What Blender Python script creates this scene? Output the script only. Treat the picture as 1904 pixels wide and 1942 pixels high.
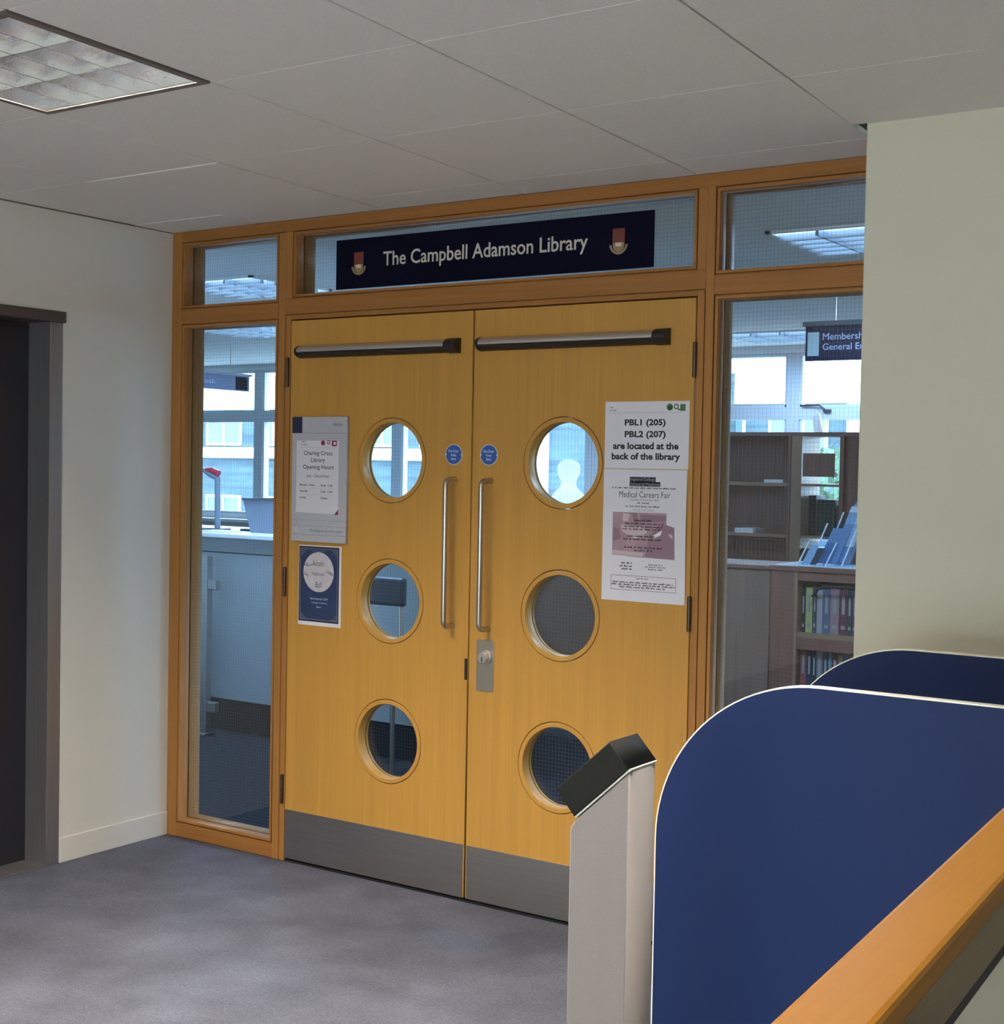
import bpy, bmesh, math, random
from mathutils import Vector, Matrix
random.seed(7)
PI = math.pi
for o in list(bpy.data.objects):
    bpy.data.objects.remove(o)
sc = bpy.context.scene
COL = sc.collection

# ------------------------------------------------------------ camera
cam_d = bpy.data.cameras.new('camera')
cam = bpy.data.objects.new('camera', cam_d)
COL.objects.link(cam)
FPX = 2673.34
cam_d.sensor_fit = 'HORIZONTAL'
cam_d.sensor_width = 36.0
cam_d.lens = FPX / 1904 * 36.0
cam_d.clip_start = 0.02
cam_d.clip_end = 500
yaw, pitch, roll = math.radians(33.84874), math.radians(-1.75159), math.radians(1.04725)
fwd = Vector((-math.sin(yaw) * math.cos(pitch), math.cos(yaw) * math.cos(pitch), math.sin(pitch)))
rt = Vector((math.cos(yaw), math.sin(yaw), 0))
up = rt.cross(fwd)
r2 = rt * math.cos(roll) + up * math.sin(roll)
u2 = -rt * math.sin(roll) + up * math.cos(roll)
M = Matrix((r2, u2, -fwd)).transposed().to_4x4()
M.translation = Vector((4.22725, -3.92515, 1.48826))
cam.matrix_world = M
sc.camera = cam

# ------------------------------------------------------------ sky, view
sc.view_settings.view_transform = 'Standard'
sc.view_settings.look = 'None'
sc.view_settings.gamma = 1.0
sc.view_settings.exposure = 0.0
sc.cycles.use_denoising = True
sc.cycles.max_bounces = 10
sc.cycles.diffuse_bounces = 5
sc.cycles.glossy_bounces = 5
sc.cycles.transparent_max_bounces = 24
sc.cycles.sample_clamp_indirect = 6.0
world = bpy.data.worlds.new('overcast_sky')
world.use_nodes = True
sc.world = world
bg = world.node_tree.nodes['Background']
bg.inputs[0].default_value = (0.50, 0.76, 1.0, 1)
bg.inputs[1].default_value = 16.0

# ------------------------------------------------------------ big lights
def area(name, loc, rot, sx, sy, power, color, spread=180, portal=False):
    l = bpy.data.lights.new(name, 'AREA')
    l.shape = 'RECTANGLE'
    l.size, l.size_y = sx, sy
    l.energy = power
    l.color = color
    l.spread = math.radians(spread)
    if portal:
        l.cycles.is_portal = True
    o = bpy.data.objects.new(name, l)
    COL.objects.link(o)
    o.location = loc
    o.rotation_euler = rot
    return o
P_FIX, P_FIX_LIB, P_WIN = 118.0, 62.0, 48.0
WARM, COOL = (1.0, 0.915, 0.79), (0.42, 0.67, 1.0)
# daylight of the stairwell window behind the camera
area('stairwell_daylight', (3.6, -6.98, 0.95), (math.radians(90), 0, 0), 2.0, 0.9, P_WIN, (1.0, 0.93, 0.84))
# sky portals in the library windows
for xa, xb in ((-6.4, -4.86), (-4.76, -3.25), (-3.14, -1.36), (-1.23, 0.3), (0.4, 1.95), (2.05, 3.6)):
    area('sky_portal', ((xa + xb) / 2, 5.68, 1.66), (math.radians(-90), 0, 0), xb - xa, 1.36, 1.0, (1, 1, 1), portal=True)

# ------------------------------------------------------------ materials
def lin(c):
    return tuple((v / 255 / 12.92) if v / 255 <= 0.04045 else ((v / 255 + 0.055) / 1.055) ** 2.4 for v in c) + (1,)
MATS = {}
def mat(name, rgb, rough=0.5, metal=0.0, spec=0.5, noise=None, bump=None, grain=None, coat=0.0):
    """rgb is the srgb colour of the surface; noise=(scale, amount); bump=(scale, strength); grain=(scale xyz, amount)"""
    if name in MATS:
        return MATS[name]
    m = bpy.data.materials.new(name)
    m.use_nodes = True
    nt = m.node_tree
    b = nt.nodes['Principled BSDF']
    b.inputs['Base Color'].default_value = lin(rgb)
    b.inputs['Roughness'].default_value = rough
    b.inputs['Metallic'].default_value = metal
    b.inputs['Specular IOR Level'].default_value = spec
    if coat:
        b.inputs['Coat Weight'].default_value = coat
        b.inputs['Coat Roughness'].default_value = 0.25
    tc = nt.nodes.new('ShaderNodeTexCoord')
    col = None
    def mixin(fac_out, amount, lo, hi):
        nonlocal col
        ramp = nt.nodes.new('ShaderNodeMapRange')
        ramp.inputs[1].default_value, ramp.inputs[2].default_value = lo, hi
        ramp.inputs[3].default_value, ramp.inputs[4].default_value = 1 - amount, 1 + amount
        nt.links.new(fac_out, ramp.inputs[0])
        mul = nt.nodes.new('ShaderNodeVectorMath')
        mul.operation = 'SCALE'
        if col is None:
            mul.inputs[0].default_value = lin(rgb)[:3]
        else:
            nt.links.new(col, mul.inputs[0])
        nt.links.new(ramp.outputs[0], mul.inputs['Scale'])
        col = mul.outputs[0]
    for spec_ in (noise if isinstance(noise, list) else [noise] if noise else []):
        n = nt.nodes.new('ShaderNodeTexNoise')
        n.inputs['Scale'].default_value = spec_[0]
        n.inputs['Detail'].default_value = 4
        nt.links.new(tc.outputs['Object'], n.inputs['Vector'])
        mixin(n.outputs[0], spec_[1], 0.3, 0.7)
    if grain:
        for sc_, am in grain:
            mp = nt.nodes.new('ShaderNodeMapping')
            mp.inputs['Scale'].default_value = sc_
            nt.links.new(tc.outputs['Object'], mp.inputs[0])
            n = nt.nodes.new('ShaderNodeTexNoise')
            n.inputs['Scale'].default_value = 1
            n.inputs['Detail'].default_value = 5
            nt.links.new(mp.outputs[0], n.inputs['Vector'])
            mixin(n.outputs[0], am, 0.3, 0.7)
    if col is not None:
        nt.links.new(col, b.inputs['Base Color'])
    if bump:
        n = nt.nodes.new('ShaderNodeTexNoise')
        n.inputs['Scale'].default_value = bump[0]
        n.inputs['Detail'].default_value = 3
        nt.links.new(tc.outputs['Object'], n.inputs['Vector'])
        bp = nt.nodes.new('ShaderNodeBump')
        bp.inputs['Strength'].default_value = bump[1]
        bp.inputs['Distance'].default_value = 0.004
        nt.links.new(n.outputs[0], bp.inputs['Height'])
        nt.links.new(bp.outputs[0], b.inputs['Normal'])
    MATS[name] = m
    return m

def glass(name, tint=(0.93, 0.96, 0.98)):
    if name in MATS:
        return MATS[name]
    m = bpy.data.materials.new(name)
    m.use_nodes = True
    nt = m.node_tree
    nt.nodes.clear()
    out = nt.nodes.new('ShaderNodeOutputMaterial')
    tr = nt.nodes.new('ShaderNodeBsdfTransparent')
    tr.inputs[0].default_value = tint + (1,)
    gl = nt.nodes.new('ShaderNodeBsdfGlossy')
    gl.inputs['Roughness'].default_value = 0.02
    fr = nt.nodes.new('ShaderNodeFresnel')
    ge = nt.nodes.new('ShaderNodeNewGeometry')
    mr = nt.nodes.new('ShaderNodeMapRange')     # the way out of the pane refracts like the way in
    mr.inputs[3].default_value, mr.inputs[4].default_value = 1.5, 1 / 1.5
    nt.links.new(ge.outputs['Backfacing'], mr.inputs[0])
    nt.links.new(mr.outputs[0], fr.inputs[0])
    mx = nt.nodes.new('ShaderNodeMixShader')
    nt.links.new(fr.outputs[0], mx.inputs[0])
    nt.links.new(tr.outputs[0], mx.inputs[1])
    nt.links.new(gl.outputs[0], mx.inputs[2])
    nt.links.new(mx.outputs[0], out.inputs[0])
    MATS[name] = m
    return m

def emit(name, rgb, strength):
    m = bpy.data.materials.new(name)
    m.use_nodes = True
    nt = m.node_tree
    nt.nodes.clear()
    out = nt.nodes.new('ShaderNodeOutputMaterial')
    e = nt.nodes.new('ShaderNodeEmission')
    e.inputs[0].default_value = rgb + (1,)
    e.inputs[1].default_value = strength
    nt.links.new(e.outputs[0], out.inputs[0])
    return m

def translucent(name, rgb):
    m = bpy.data.materials.new(name)
    m.use_nodes = True
    nt = m.node_tree
    nt.nodes.clear()
    out = nt.nodes.new('ShaderNodeOutputMaterial')
    a = nt.nodes.new('ShaderNodeBsdfTranslucent')
    a.inputs[0].default_value = lin(rgb)
    d = nt.nodes.new('ShaderNodeBsdfDiffuse')
    d.inputs[0].default_value = lin(rgb)
    mx = nt.nodes.new('ShaderNodeMixShader')
    mx.inputs[0].default_value = 0.15
    nt.links.new(a.outputs[0], mx.inputs[1])
    nt.links.new(d.outputs[0], mx.inputs[2])
    nt.links.new(mx.outputs[0], out.inputs[0])
    return m

WALL = mat('cream_wall_paint', (214, 209, 198), 0.85, bump=(90, 0.08))
WALLR = mat('warm_cream_paint', (212, 207, 184), 0.85, bump=(90, 0.08))
SKIRT = mat('cream_gloss_paint', (214, 209, 200), 0.4)
CEIL = mat('ceiling_tile_board', (232, 227, 219), 0.95, noise=(260, 0.05), bump=(500, 0.25))
TGRID = mat('ceiling_grid_shadow', (88, 82, 74), 0.9)
VOID = mat('ceiling_void_dark', (18, 16, 14), 1.0)
CARPET = mat('blue_grey_carpet', (96, 98, 109), 1.0, spec=0.05, noise=[(420, 0.5), (1.3, 0.24), (4.0, 0.18), (90, 0.14)], bump=(600, 0.9))
LIBCARPET = mat('dark_navy_carpet', (35, 40, 46), 1.0, spec=0.05, noise=[(300, 0.3)])
DOORW = mat('maple_veneer', (186, 138, 63), 0.42, spec=0.35, grain=[((28, 28, 1.1), 0.07), ((140, 140, 2.5), 0.06), ((3.2, 3.2, 0.35), 0.05)])
FRAMEW = mat('oiled_oak_upright', (160, 110, 54), 0.5, spec=0.3, grain=[((60, 60, 1.6), 0.12), ((12, 12, 0.8), 0.08)])
FRAMEH = mat('oiled_oak_rail', (152, 102, 50), 0.5, spec=0.3, grain=[((1.6, 60, 60), 0.12), ((0.8, 12, 12), 0.08)])
RAILW = mat('handrail_oak', (146, 98, 24), 0.45, spec=0.2, grain=[((50, 1.5, 50), 0.08)])
RAILS = mat('handrail_side_oak', (116, 98, 76), 0.42, spec=0.4, grain=[((40, 2.0, 40), 0.12)])
STEEL = mat('brushed_steel', (186, 183, 178), 0.36, 1.0, grain=[((3, 3, 160), 0.06)])
SATIN = mat('satin_steel', (188, 182, 172), 0.33, 1.0)
ALU = mat('silver_aluminium', (206, 200, 192), 0.38, 0.85)
DKSTEEL = mat('dark_lift_steel', (146, 142, 142), 0.36, 0.7, grain=[((120, 120, 3), 0.06)])
LIFTDOOR = mat('lift_door_dark', (52, 52, 58), 0.45, 0.6)
BROWNST = mat('dark_brown_metal', (78, 64, 56), 0.5, 0.2)
HINGE = mat('bronzed_hinge', (84, 68, 58), 0.4, 0.8)
BLACK = mat('black_plastic', (24, 22, 21), 0.5)
BLACKG = mat('black_rubber_seal', (10, 9, 8), 0.8)
BLUEP = mat('navy_laminate', (13, 30, 67), 0.55, spec=0.2, noise=(700, 0.06))
EDGE = mat('cream_edge_strip', (228, 224, 204), 0.35)
POSTG = mat('grey_beige_powder_coat', (112, 107, 105), 0.55, spec=0.3, bump=(500, 0.1))
HEADB = mat('black_ribbed_plastic', (14, 15, 12), 0.75, spec=0.2, noise=(80, 0.2))
NAVY = mat('sign_navy', (17, 17, 34), 0.9, spec=0.05)
SIGNTXT = mat('sign_pale_lettering', (206, 202, 188), 0.6)
PAPER = mat('white_paper', (226, 222, 226), 0.8)
INK = mat('black_ink', (26, 24, 26), 0.7)
INKG = mat('grey_ink', (110, 104, 106), 0.7)
GREEN = mat('green_print', (58, 112, 62), 0.7)
DGREEN = mat('dark_green_print', (26, 66, 34), 0.7)
REDP = mat('crimson_print', (142, 40, 66), 0.7)
MAUVE = mat('mauve_photo_print', (166, 136, 144), 0.7, noise=[(14, 0.12), (45, 0.08)])
MAUVED = mat('deep_mauve_print', (140, 112, 122), 0.7)
MAUVEL = mat('pale_mauve_print', (196, 178, 182), 0.7)
POSTNAVY = mat('poster_night_blue', (34, 52, 88), 0.6, noise=[(22, 0.16)])
MOON = mat('poster_moon_grey', (196, 190, 194), 0.7, noise=[(60, 0.08)])
DBLUE = mat('fire_sign_blue', (36, 84, 160), 0.5)
WHITE = mat('white_print', (226, 226, 228), 0.6)
SILVER = mat('silver_sign_plate', (186, 186, 192), 0.5, 0.05)
CREST_RED = mat('crest_red', (112, 52, 42), 0.6)
CREST_GOLD = mat('crest_gold', (150, 128, 96), 0.55)
CREST_PALE = mat('crest_pale', (214, 204, 178), 0.6)
GLASS = glass('wired_glass')
WGLASS = glass('window_glass', (0.97, 0.99, 1.0))
WIRE = mat('georgian_wire', (120, 122, 124), 0.35, 0.9)
LIBWHITE = mat('library_white_paint', (222, 226, 228), 0.8)
LIBCEIL = mat('library_ceiling_board', (214, 218, 220), 0.95, noise=(260, 0.05))
WINFRAME = mat('window_white_frame', (206, 212, 220), 0.5)
COUNTER = mat('counter_grey_laminate', (150, 158, 160), 0.5)
COUNTERTOP = mat('counter_pale_top', (228, 230, 230), 0.35)
PLINTH = mat('plinth_black', (26, 28, 32), 0.6)
DARKWOOD = mat('dark_walnut_laminate', (124, 82, 64), 0.5, grain=[((30, 30, 1.2), 0.1)])
DARKWOOD2 = mat('walnut_lipping', (146, 112, 84), 0.5)
BRICK = mat('pale_brick', (70, 86, 94), 0.9, noise=[(0.8, 0.12)], grain=[((0.25, 0.25, 5.0), 0.3)])
CONCRETE = mat('white_render', (232, 232, 226), 0.8)
OUTGLASS = mat('office_glass', (96, 120, 124), 0.15)
TARMAC = mat('car_park_tarmac', (150, 150, 146), 0.95)
LEAF = mat('leaf_green', (70, 96, 70), 0.7, noise=(6, 0.3))
BARK = mat('tree_bark', (82, 70, 58), 0.9)
ACRYL = glass('clear_acrylic', (0.80, 0.88, 0.94))
ACRYLE = mat('acrylic_bright_edge', (216, 228, 238), 0.3)
FROST = translucent('frosted_acrylic', (250, 250, 250))
DKGREY = mat('dark_grey_plastic', (62, 66, 72), 0.5)
MIDGREY = mat('mid_blue_grey_plastic', (112, 122, 138), 0.5)
REDPLAST = mat('red_plastic', (176, 40, 52), 0.45)

# ------------------------------------------------------------ mesh helpers
class MB:
    def __init__(s):
        s.v, s.f = [], []
    def box(s, x0, x1, y0, y1, z0, z1, mtx=None):
        b = len(s.v)
        pts = [(x0, y0, z0), (x1, y0, z0), (x1, y1, z0), (x0, y1, z0), (x0, y0, z1), (x1, y0, z1), (x1, y1, z1), (x0, y1, z1)]
        if mtx is not None:
            pts = [tuple(mtx @ Vector(p)) for p in pts]
        s.v += pts
        s.f += [tuple(b + i for i in q) for q in ((0, 3, 2, 1), (4, 5, 6, 7), (0, 1, 5, 4), (1, 2, 6, 5), (2, 3, 7, 6), (3, 0, 4, 7))]
        return s
    def poly(s, pts):
        b = len(s.v)
        s.v += [tuple(p) for p in pts]
        s.f.append(tuple(range(b, b + len(pts))))
        return s
    def prism(s, pts, off):
        """closed polygon pts (3d) swept by off"""
        b, n = len(s.v), len(pts)
        off = Vector(off)
        s.v += [tuple(p) for p in pts] + [tuple(Vector(p) + off) for p in pts]
        s.f.append(tuple(range(b, b + n))[::-1])
        s.f.append(tuple(range(b + n, b + 2 * n)))
        for i in range(n):
            j = (i + 1) % n
            s.f.append((b + i, b + j, b + n + j, b + n + i))
        return s
    def tube(s, path, r, n=12, closed=False):
        path = [Vector(p) for p in path]
        b = len(s.v)
        prev = None
        for i, p in enumerate(path):
            t = (path[min(i + 1, len(path) - 1)] - path[max(i - 1, 0)]).normalized()
            if prev is None:
                a = t.orthogonal().normalized()
            else:
                a = (prev - t * prev.dot(t)).normalized()
            prev = a
            c = t.cross(a)
            rr = r[i] if isinstance(r, (list, tuple)) else r
            for k in range(n):
                an = 2 * PI * k / n
                s.v.append(tuple(p + (a * math.cos(an) + c * math.sin(an)) * rr))
        for i in range(len(path) - 1):
            for k in range(n):
                k2 = (k + 1) % n
                s.f.append((b + i * n + k, b + i * n + k2, b + (i + 1) * n + k2, b + (i + 1) * n + k))
        s.f.append(tuple(b + k for k in range(n))[::-1])
        e = b + (len(path) - 1) * n
        s.f.append(tuple(e + k for k in range(n)))
        return s
    def cyl(s, p0, p1, r, n=24):
        return s.tube([p0, p1], r, n)
    def build(s, name, m, parent=None, bevel=0, smooth=None, seg=2):
        me = bpy.data.meshes.new(name)
        me.from_pydata(s.v, [], s.f)
        return finish(me, name, m, parent, bevel, smooth, seg, fixn=True)

def finish(me, name, m, parent=None, bevel=0, smooth=None, seg=2, fixn=False):
    if fixn:
        bm = bmesh.new()
        bm.from_mesh(me)
        bmesh.ops.recalc_face_normals(bm, faces=bm.faces)
        bm.to_mesh(me)
        bm.free()
    if smooth:
        me.polygons.foreach_set('use_smooth', [True] * len(me.polygons))
        me.set_sharp_from_angle(angle=math.radians(smooth))
    me.materials.clear()
    me.materials.append(m)
    o = bpy.data.objects.new(name, me)
    COL.objects.link(o)
    if parent is not None:
        o.parent = parent
        o.matrix_parent_inverse = parent.matrix_world.inverted() if parent.parent is None else (parent.parent.matrix_world @ parent.matrix_local).inverted()
    if bevel:
        mod = o.modifiers.new('bevel', 'BEVEL')
        mod.width = bevel
        mod.segments = seg
        mod.limit_method = 'ANGLE'
        mod.angle_limit = math.radians(40)
    return o

def tag(o, label=None, cat=None, group=None, kind=None):
    if label: o['label'] = label
    if cat: o['category'] = cat
    if group: o['group'] = group
    if kind: o['kind'] = kind
    return o

def thing(name, loc, label, cat, group=None, kind=None):
    o = bpy.data.objects.new(name, None)
    o.empty_display_size = 0.05
    COL.objects.link(o)
    o.matrix_world = Matrix.Translation(loc)
    return tag(o, label, cat, group, kind)

def B(x0, x1, y0, y1, z0, z1):
    return MB().box(x0, x1, y0, y1, z0, z1)

TO_XZ = Matrix(((1, 0, 0, 0), (0, 0, -1, 0), (0, 1, 0, 0), (0, 0, 0, 1)))
def curve_mesh(loops, half, bev=0.0):
    cu = bpy.data.curves.new('tmp', 'CURVE')
    cu.dimensions = '2D'
    cu.fill_mode = 'BOTH'
    cu.extrude = max(half - bev, 0.00001)
    if bev:
        cu.bevel_depth = bev
        cu.bevel_resolution = 1
        cu.offset = -bev
    for lp in loops:
        sp = cu.splines.new('POLY')
        sp.points.add(len(lp) - 1)
        for p, q in zip(sp.points, lp):
            p.co = (q[0], q[1], 0, 1)
        sp.use_cyclic_u = True
    o = bpy.data.objects.new('tmp', cu)
    COL.objects.link(o)
    dg = bpy.context.evaluated_depsgraph_get()
    me = bpy.data.meshes.new_from_object(o.evaluated_get(dg))
    bpy.data.objects.remove(o)
    bpy.data.curves.remove(cu)
    return me

def plate(name, loops, y0, y1, m, parent=None, bev=0.0, smooth=None):
    """outline loops in (x, z), the first the outside and the others holes, from y0 (front) to y1"""
    me = curve_mesh(loops, abs(y1 - y0) / 2, bev)
    me.transform(Matrix.Translation((0, (y0 + y1) / 2, 0)) @ TO_XZ)
    me.name = name
    return finish(me, name, m, parent, 0, smooth)

def rect(x0, x1, z0, z1):
    return [(x0, z0), (x1, z0), (x1, z1), (x0, z1)]
def circ(cx, cz, r, n=72, rz=None):
    return [(cx + r * math.cos(2 * PI * k / n), cz + (rz or r) * math.sin(2 * PI * k / n)) for k in range(n)]
def rrect(x0, x1, z0, z1, r, n=6):
    pts = []
    for cx, cz, a0 in ((x1 - r, z1 - r, 0), (x0 + r, z1 - r, 90), (x0 + r, z0 + r, 180), (x1 - r, z0 + r, 270)):
        for k in range(n + 1):
            a = math.radians(a0 + 90 * k / n)
            pts.append((cx + r * math.cos(a), cz + r * math.sin(a)))
    return pts

def text_mesh(body, bold=0.0):
    cu = bpy.data.curves.new('tmp', 'FONT')
    cu.body = body
    cu.size = 1
    cu.offset = bold
    cu.resolution_u = 3
    o = bpy.data.objects.new('tmp', cu)
    COL.objects.link(o)
    dg = bpy.context.evaluated_depsgraph_get()
    me = bpy.data.meshes.new_from_object(o.evaluated_get(dg))
    bpy.data.objects.remove(o)
    bpy.data.curves.remove(cu)
    return me

def lettering(items, name, m, parent, y, xf=None):
    """items: (text, x0, x1, z0, z1, bold) fitted to their boxes on the plane y, facing -y; one mesh a line"""
    for it in items:
        bm = bmesh.new()
        body, x0, x1, z0, z1 = it[:5]
        me = text_mesh(body, it[5] if len(it) > 5 else 0)
        xs = [v.co.x for v in me.vertices]
        ys = [v.co.y for v in me.vertices]
        sx = (x1 - x0) / (max(xs) - min(xs))
        sz = (z1 - z0) / (max(ys) - min(ys))
        for v in me.vertices:
            v.co = (x0 + (v.co.x - min(xs)) * sx, y, z0 + (v.co.y - min(ys)) * sz)
        bm.from_mesh(me)
        bpy.data.meshes.remove(me)
        me = bpy.data.meshes.new(name)
        bm.to_mesh(me)
        bm.free()
        if xf is not None:
            me.transform(xf)
        finish(me, name, m, parent)

class Each:
    """flat marks, each a mesh of its own"""
    def __init__(s, parts): s.parts = parts
    def build(s, name, m, parent):
        for p in s.parts: p.build(name, m, parent)
def quads(rects, y):
    if rects and isinstance(rects[0], list):
        return Each([quads(r, y) for r in rects])
    mb = MB()
    for x0, x1, z0, z1 in rects:
        mb.poly([(x0, y, z0), (x1, y, z0), (x1, y, z1), (x0, y, z1)])
    return mb
def word_bars(lines):
    """unreadable small print: rows of short word-long strokes (x0, x1, z, height)"""
    rows = []
    for x0, x1, zc, h in lines:
        x = x0
        out = []
        rows.append(out)
        while x < x1 - h * 0.6:
            w = min(h * random.uniform(1.2, 4.2), x1 - x)
            for k in range(max(1, int(w / (h * 0.55)))):
                xa = x + k * h * 0.55
                hh = h * random.choice((0.55, 0.55, 0.8, 0.62))
                out.append((xa, min(xa + h * 0.42, x1), zc - h * 0.3, zc - h * 0.3 + hh))
            x += w + h * 0.45
    return rows

# ------------------------------------------------------------ room shell
H = 2.399
def structure(o, label, cat):
    return tag(o, label, cat, kind='structure')

structure(B(-0.35, 6.2, -7.2, 0.0, -0.12, 0.0).build('floor_foyer', CARPET), 'blue-grey carpet of the foyer in front of the double doors', 'floor')
structure(B(-9.2, 4.7, 0.0, 5.6, -0.12, -0.001).build('floor_library', LIBCARPET), 'dark carpet of the library seen through the glass', 'floor')

def sk(y):  # the ceiling grid runs a little askew
    return -0.047 * y
gx = [-0.13, 0.465, 1.068, 1.672, 2.29, 2.895, 3.50, 4.10, 4.70, 5.30, 5.90]
gy = [-7.0, -6.4, -5.8, -5.18, -4.56, -3.95, -3.33, -2.715, -2.098, -1.497, -0.85, -0.2, 0.0]
fixture_cells = {(2, 8), (4, 7), (2, 4), (6, 4), (2, 0), (6, 0)}  # upper-left light is seen; the others are unseen, added to light the foyer
# y index 8 is -2.098 .. -1.497 ; x index 2 is 1.068 .. 1.672
mb = MB()
grid = MB()
g = 0.0016
for i in range(len(gx) - 1):
    for j in range(len(gy) - 1):
        if (i, j) in fixture_cells:
            continue
        y0, y1 = gy[j], gy[j + 1]
        drop = 0.0
        if (i, j) == (1, 10): drop = -0.003
        if (i, j) == (0, 11): drop = -0.002
        pts = []
        for (xx, yy, sx_, sy_) in ((gx[i], y0, g, g), (gx[i + 1], y0, -g, g), (gx[i + 1], y1, -g, -g), (gx[i], y1, g, -g)):
            px = xx + sk(yy) + sx_ * 1.9
            px = min(max(px, 0.004), 5.99)
            pts.append((px, yy + sy_ * (0.55 if sy_ else 1), H + drop))
        if abs(pts[0][0] - pts[1][0]) < 0.02:
            continue
        e = 0.004
        if (i, j) == (5, 10):       # the tile by the wall end has a broken corner
            pts = pts[:3] + [(2.95, pts[3][1], H), (2.95, -0.356, H), (2.908, -0.356, H)]
            mb.prism(pts, (0, 0, 0.014))
            continue
        mb.prism(pts, (0, 0, 0.014))
        grid.prism([(p[0] + q * e, p[1] + r_ * e, H + 0.0165) for p, q, r_ in zip(pts, (-1, 1, 1, -1), (-1, -1, 1, 1))], (0, 0, 0.004))
CE = structure(mb.build('ceiling', CEIL, bevel=0.0012, seg=1), 'white lay-in tile ceiling of the foyer', 'ceiling')
tag(grid.build('grid', TGRID, CE), kind='structure')
tag(MB().prism([(2.918, -0.34, H + 0.004), (2.942, -0.34, H + 0.004), (2.942, -0.2, H + 0.004), (2.918, -0.2, H + 0.004)], (0, 0, 0.003)).build('edge_trim', TGRID, CE), kind='structure')
structure(B(0.0, 0.004, -7.0, -0.004, H - 0.0045, H - 0.0002).build('trim_6', mat('shadow_gap_brown', (104, 96, 88), .9)), 'dark strip painted as the shadow line where the left wall meets the ceiling', 'trim')  # solid strip; the shade of the gap is put into its brown
tag(B(-0.2, 6.2, -7.2, 0.0, H + 0.16, H + 0.2).build('slab', VOID, CE), kind='structure')

mb = B(-9.2, 4.7, 0.0, 5.6, H, H + 0.05)
structure(mb.build('ceiling_library', LIBCEIL), 'pale tiled ceiling of the library behind the glass', 'ceiling')

# left wall with the lift opening
mb = MB()
mb.box(-0.35, 0.0, -0.527, 0.0, 0, H + 0.1).box(-0.35, 0.0, -1.95, -0.527, 2.03, H + 0.1).box(-0.35, 0.0, -7.0, -1.95, 0, H + 0.1)
structure(mb.build('wall_left', WALL), 'cream wall left of the library doors, beside the lift', 'wall')
structure(B(0.0, 0.008, -0.527, -0.001, 0, 0.094).build('baseboard_left', SKIRT, bevel=0.003), 'cream skirting board under the left wall', 'baseboard')
structure(B(2.945, 6.2, -0.349, 0.115, 0, H + 0.1).build('wall_right', WALLR, bevel=0.004), 'cream wall right of the library doors, behind the blue carrels', 'wall')
structure(B(6.0, 6.2, -7.2, -0.349, 0, H + 0.1).build('wall_stair_side', WALLR), 'cream side wall of the stairwell', 'wall')
mb = MB()
mb.box(-0.35, 2.6, -7.2, -7.0, 0, H + 0.1).box(4.6, 6.2, -7.2, -7.0, 0, H + 0.1).box(2.6, 4.6, -7.2, -7.0, 0, 0.5).box(2.6, 4.6, -7.2, -7.0, 1.4, H + 0.1)
structure(mb.build('wall_back', WALL), 'cream wall with the stairwell window behind the viewer', 'wall')
# library shell
structure(B(-9.2, 0.0, 0.0, 0.115, 0, H + 0.04).build('wall_library_front', LIBWHITE), 'inner face of the wall left of the glazed screen', 'wall')
structure(B(-9.2, -9.0, 0.0, 5.6, 0, H + 0.04).build('wall_library_left', LIBWHITE), 'far left wall of the library', 'wall')
structure(B(4.5, 4.7, 0.0, 5.6, 0, H + 0.04).build('wall_library_right', LIBWHITE), 'right wall of the library', 'wall')
WX = [-6.40, -4.81, -3.205, -1.29, 0.35, 2.0, 3.65]
mb = MB()
mb.box(-9.2, 4.7, 5.5, 5.72, -0.12, 0.955)
mb.box(-9.2, 4.7, 5.5, 5.72, 2.345, H + 0.05)
mb.box(-9.2, WX[0], 5.5, 5.72, 0.955, 2.345).box(WX[-1], 4.7, 5.5, 5.72, 0.955, 2.345)
structure(mb.build('wall_far', LIBWHITE), 'far library wall with the window band', 'wall')
structure(B(WX[0] - 0.1, WX[-1] + 0.1, 5.40, 5.54, 0.955, 0.985).build('trim_1', COUNTERTOP, bevel=0.004), 'white window board under the far library windows', 'sill')

# ------------------------------------------------------------ library windows
def far_window(n, x0, x1, label):
    w = thing('window_%d' % n, ((x0 + x1) / 2, 5.56, 0.985), label, 'window', kind='structure')
    a, b = x0 + 0.05, x1 - 0.05
    plate('window_frame', [rect(x0, x1, 0.985, 2.345), rect(a, b, 0.985 + 0.05, 1.875), rect(a, b, 1.965, 2.345 - 0.02)], 5.53, 5.62, WINFRAME, w, 0.004)
    mb = MB()
    for zz0, zz1 in ((1.035, 1.875), (1.965, 2.325)):   # inner sash rims
        mb.box(a, a + 0.014, 5.54, 5.60, zz0, zz1).box(b - 0.014, b, 5.54, 5.60, zz0, zz1)
        mb.box(a, b, 5.54, 5.60, zz0, zz0 + 0.016)
    mb.build('sash', WINFRAME, w)
    B(a, b, 5.575, 5.579, 1.035, 1.875).build('glass_pane', WGLASS, w)
    B(a, b, 5.575, 5.579, 1.965, 2.325).build('glass_pane', WGLASS, w)
    hx = a + (b - a) * (0.62 if n % 2 else 0.12)
    mb = MB()
    mb.box(hx, hx + 0.05, 5.505, 5.54, 1.925, 1.945).tube([(hx + 0.01, 5.505, 1.945), (hx - 0.03, 5.50, 1.975), (hx - 0.16, 5.515, 1.972)], 0.008, 8)
    mb.build('window_stay', DKGREY, w)
    return w
names = ['far library window at the extreme left, beyond the counter', 'far library window seen left of the lift-side glass mullion', 'far library window seen through the upper left porthole',
         'far library window seen behind the white bust', 'far library window above the brown bookcase', 'far library window behind the hanging enquiries sign']
for n in range(6):
    far_window(6 + n, WX[n], WX[n + 1], names[n])

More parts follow.
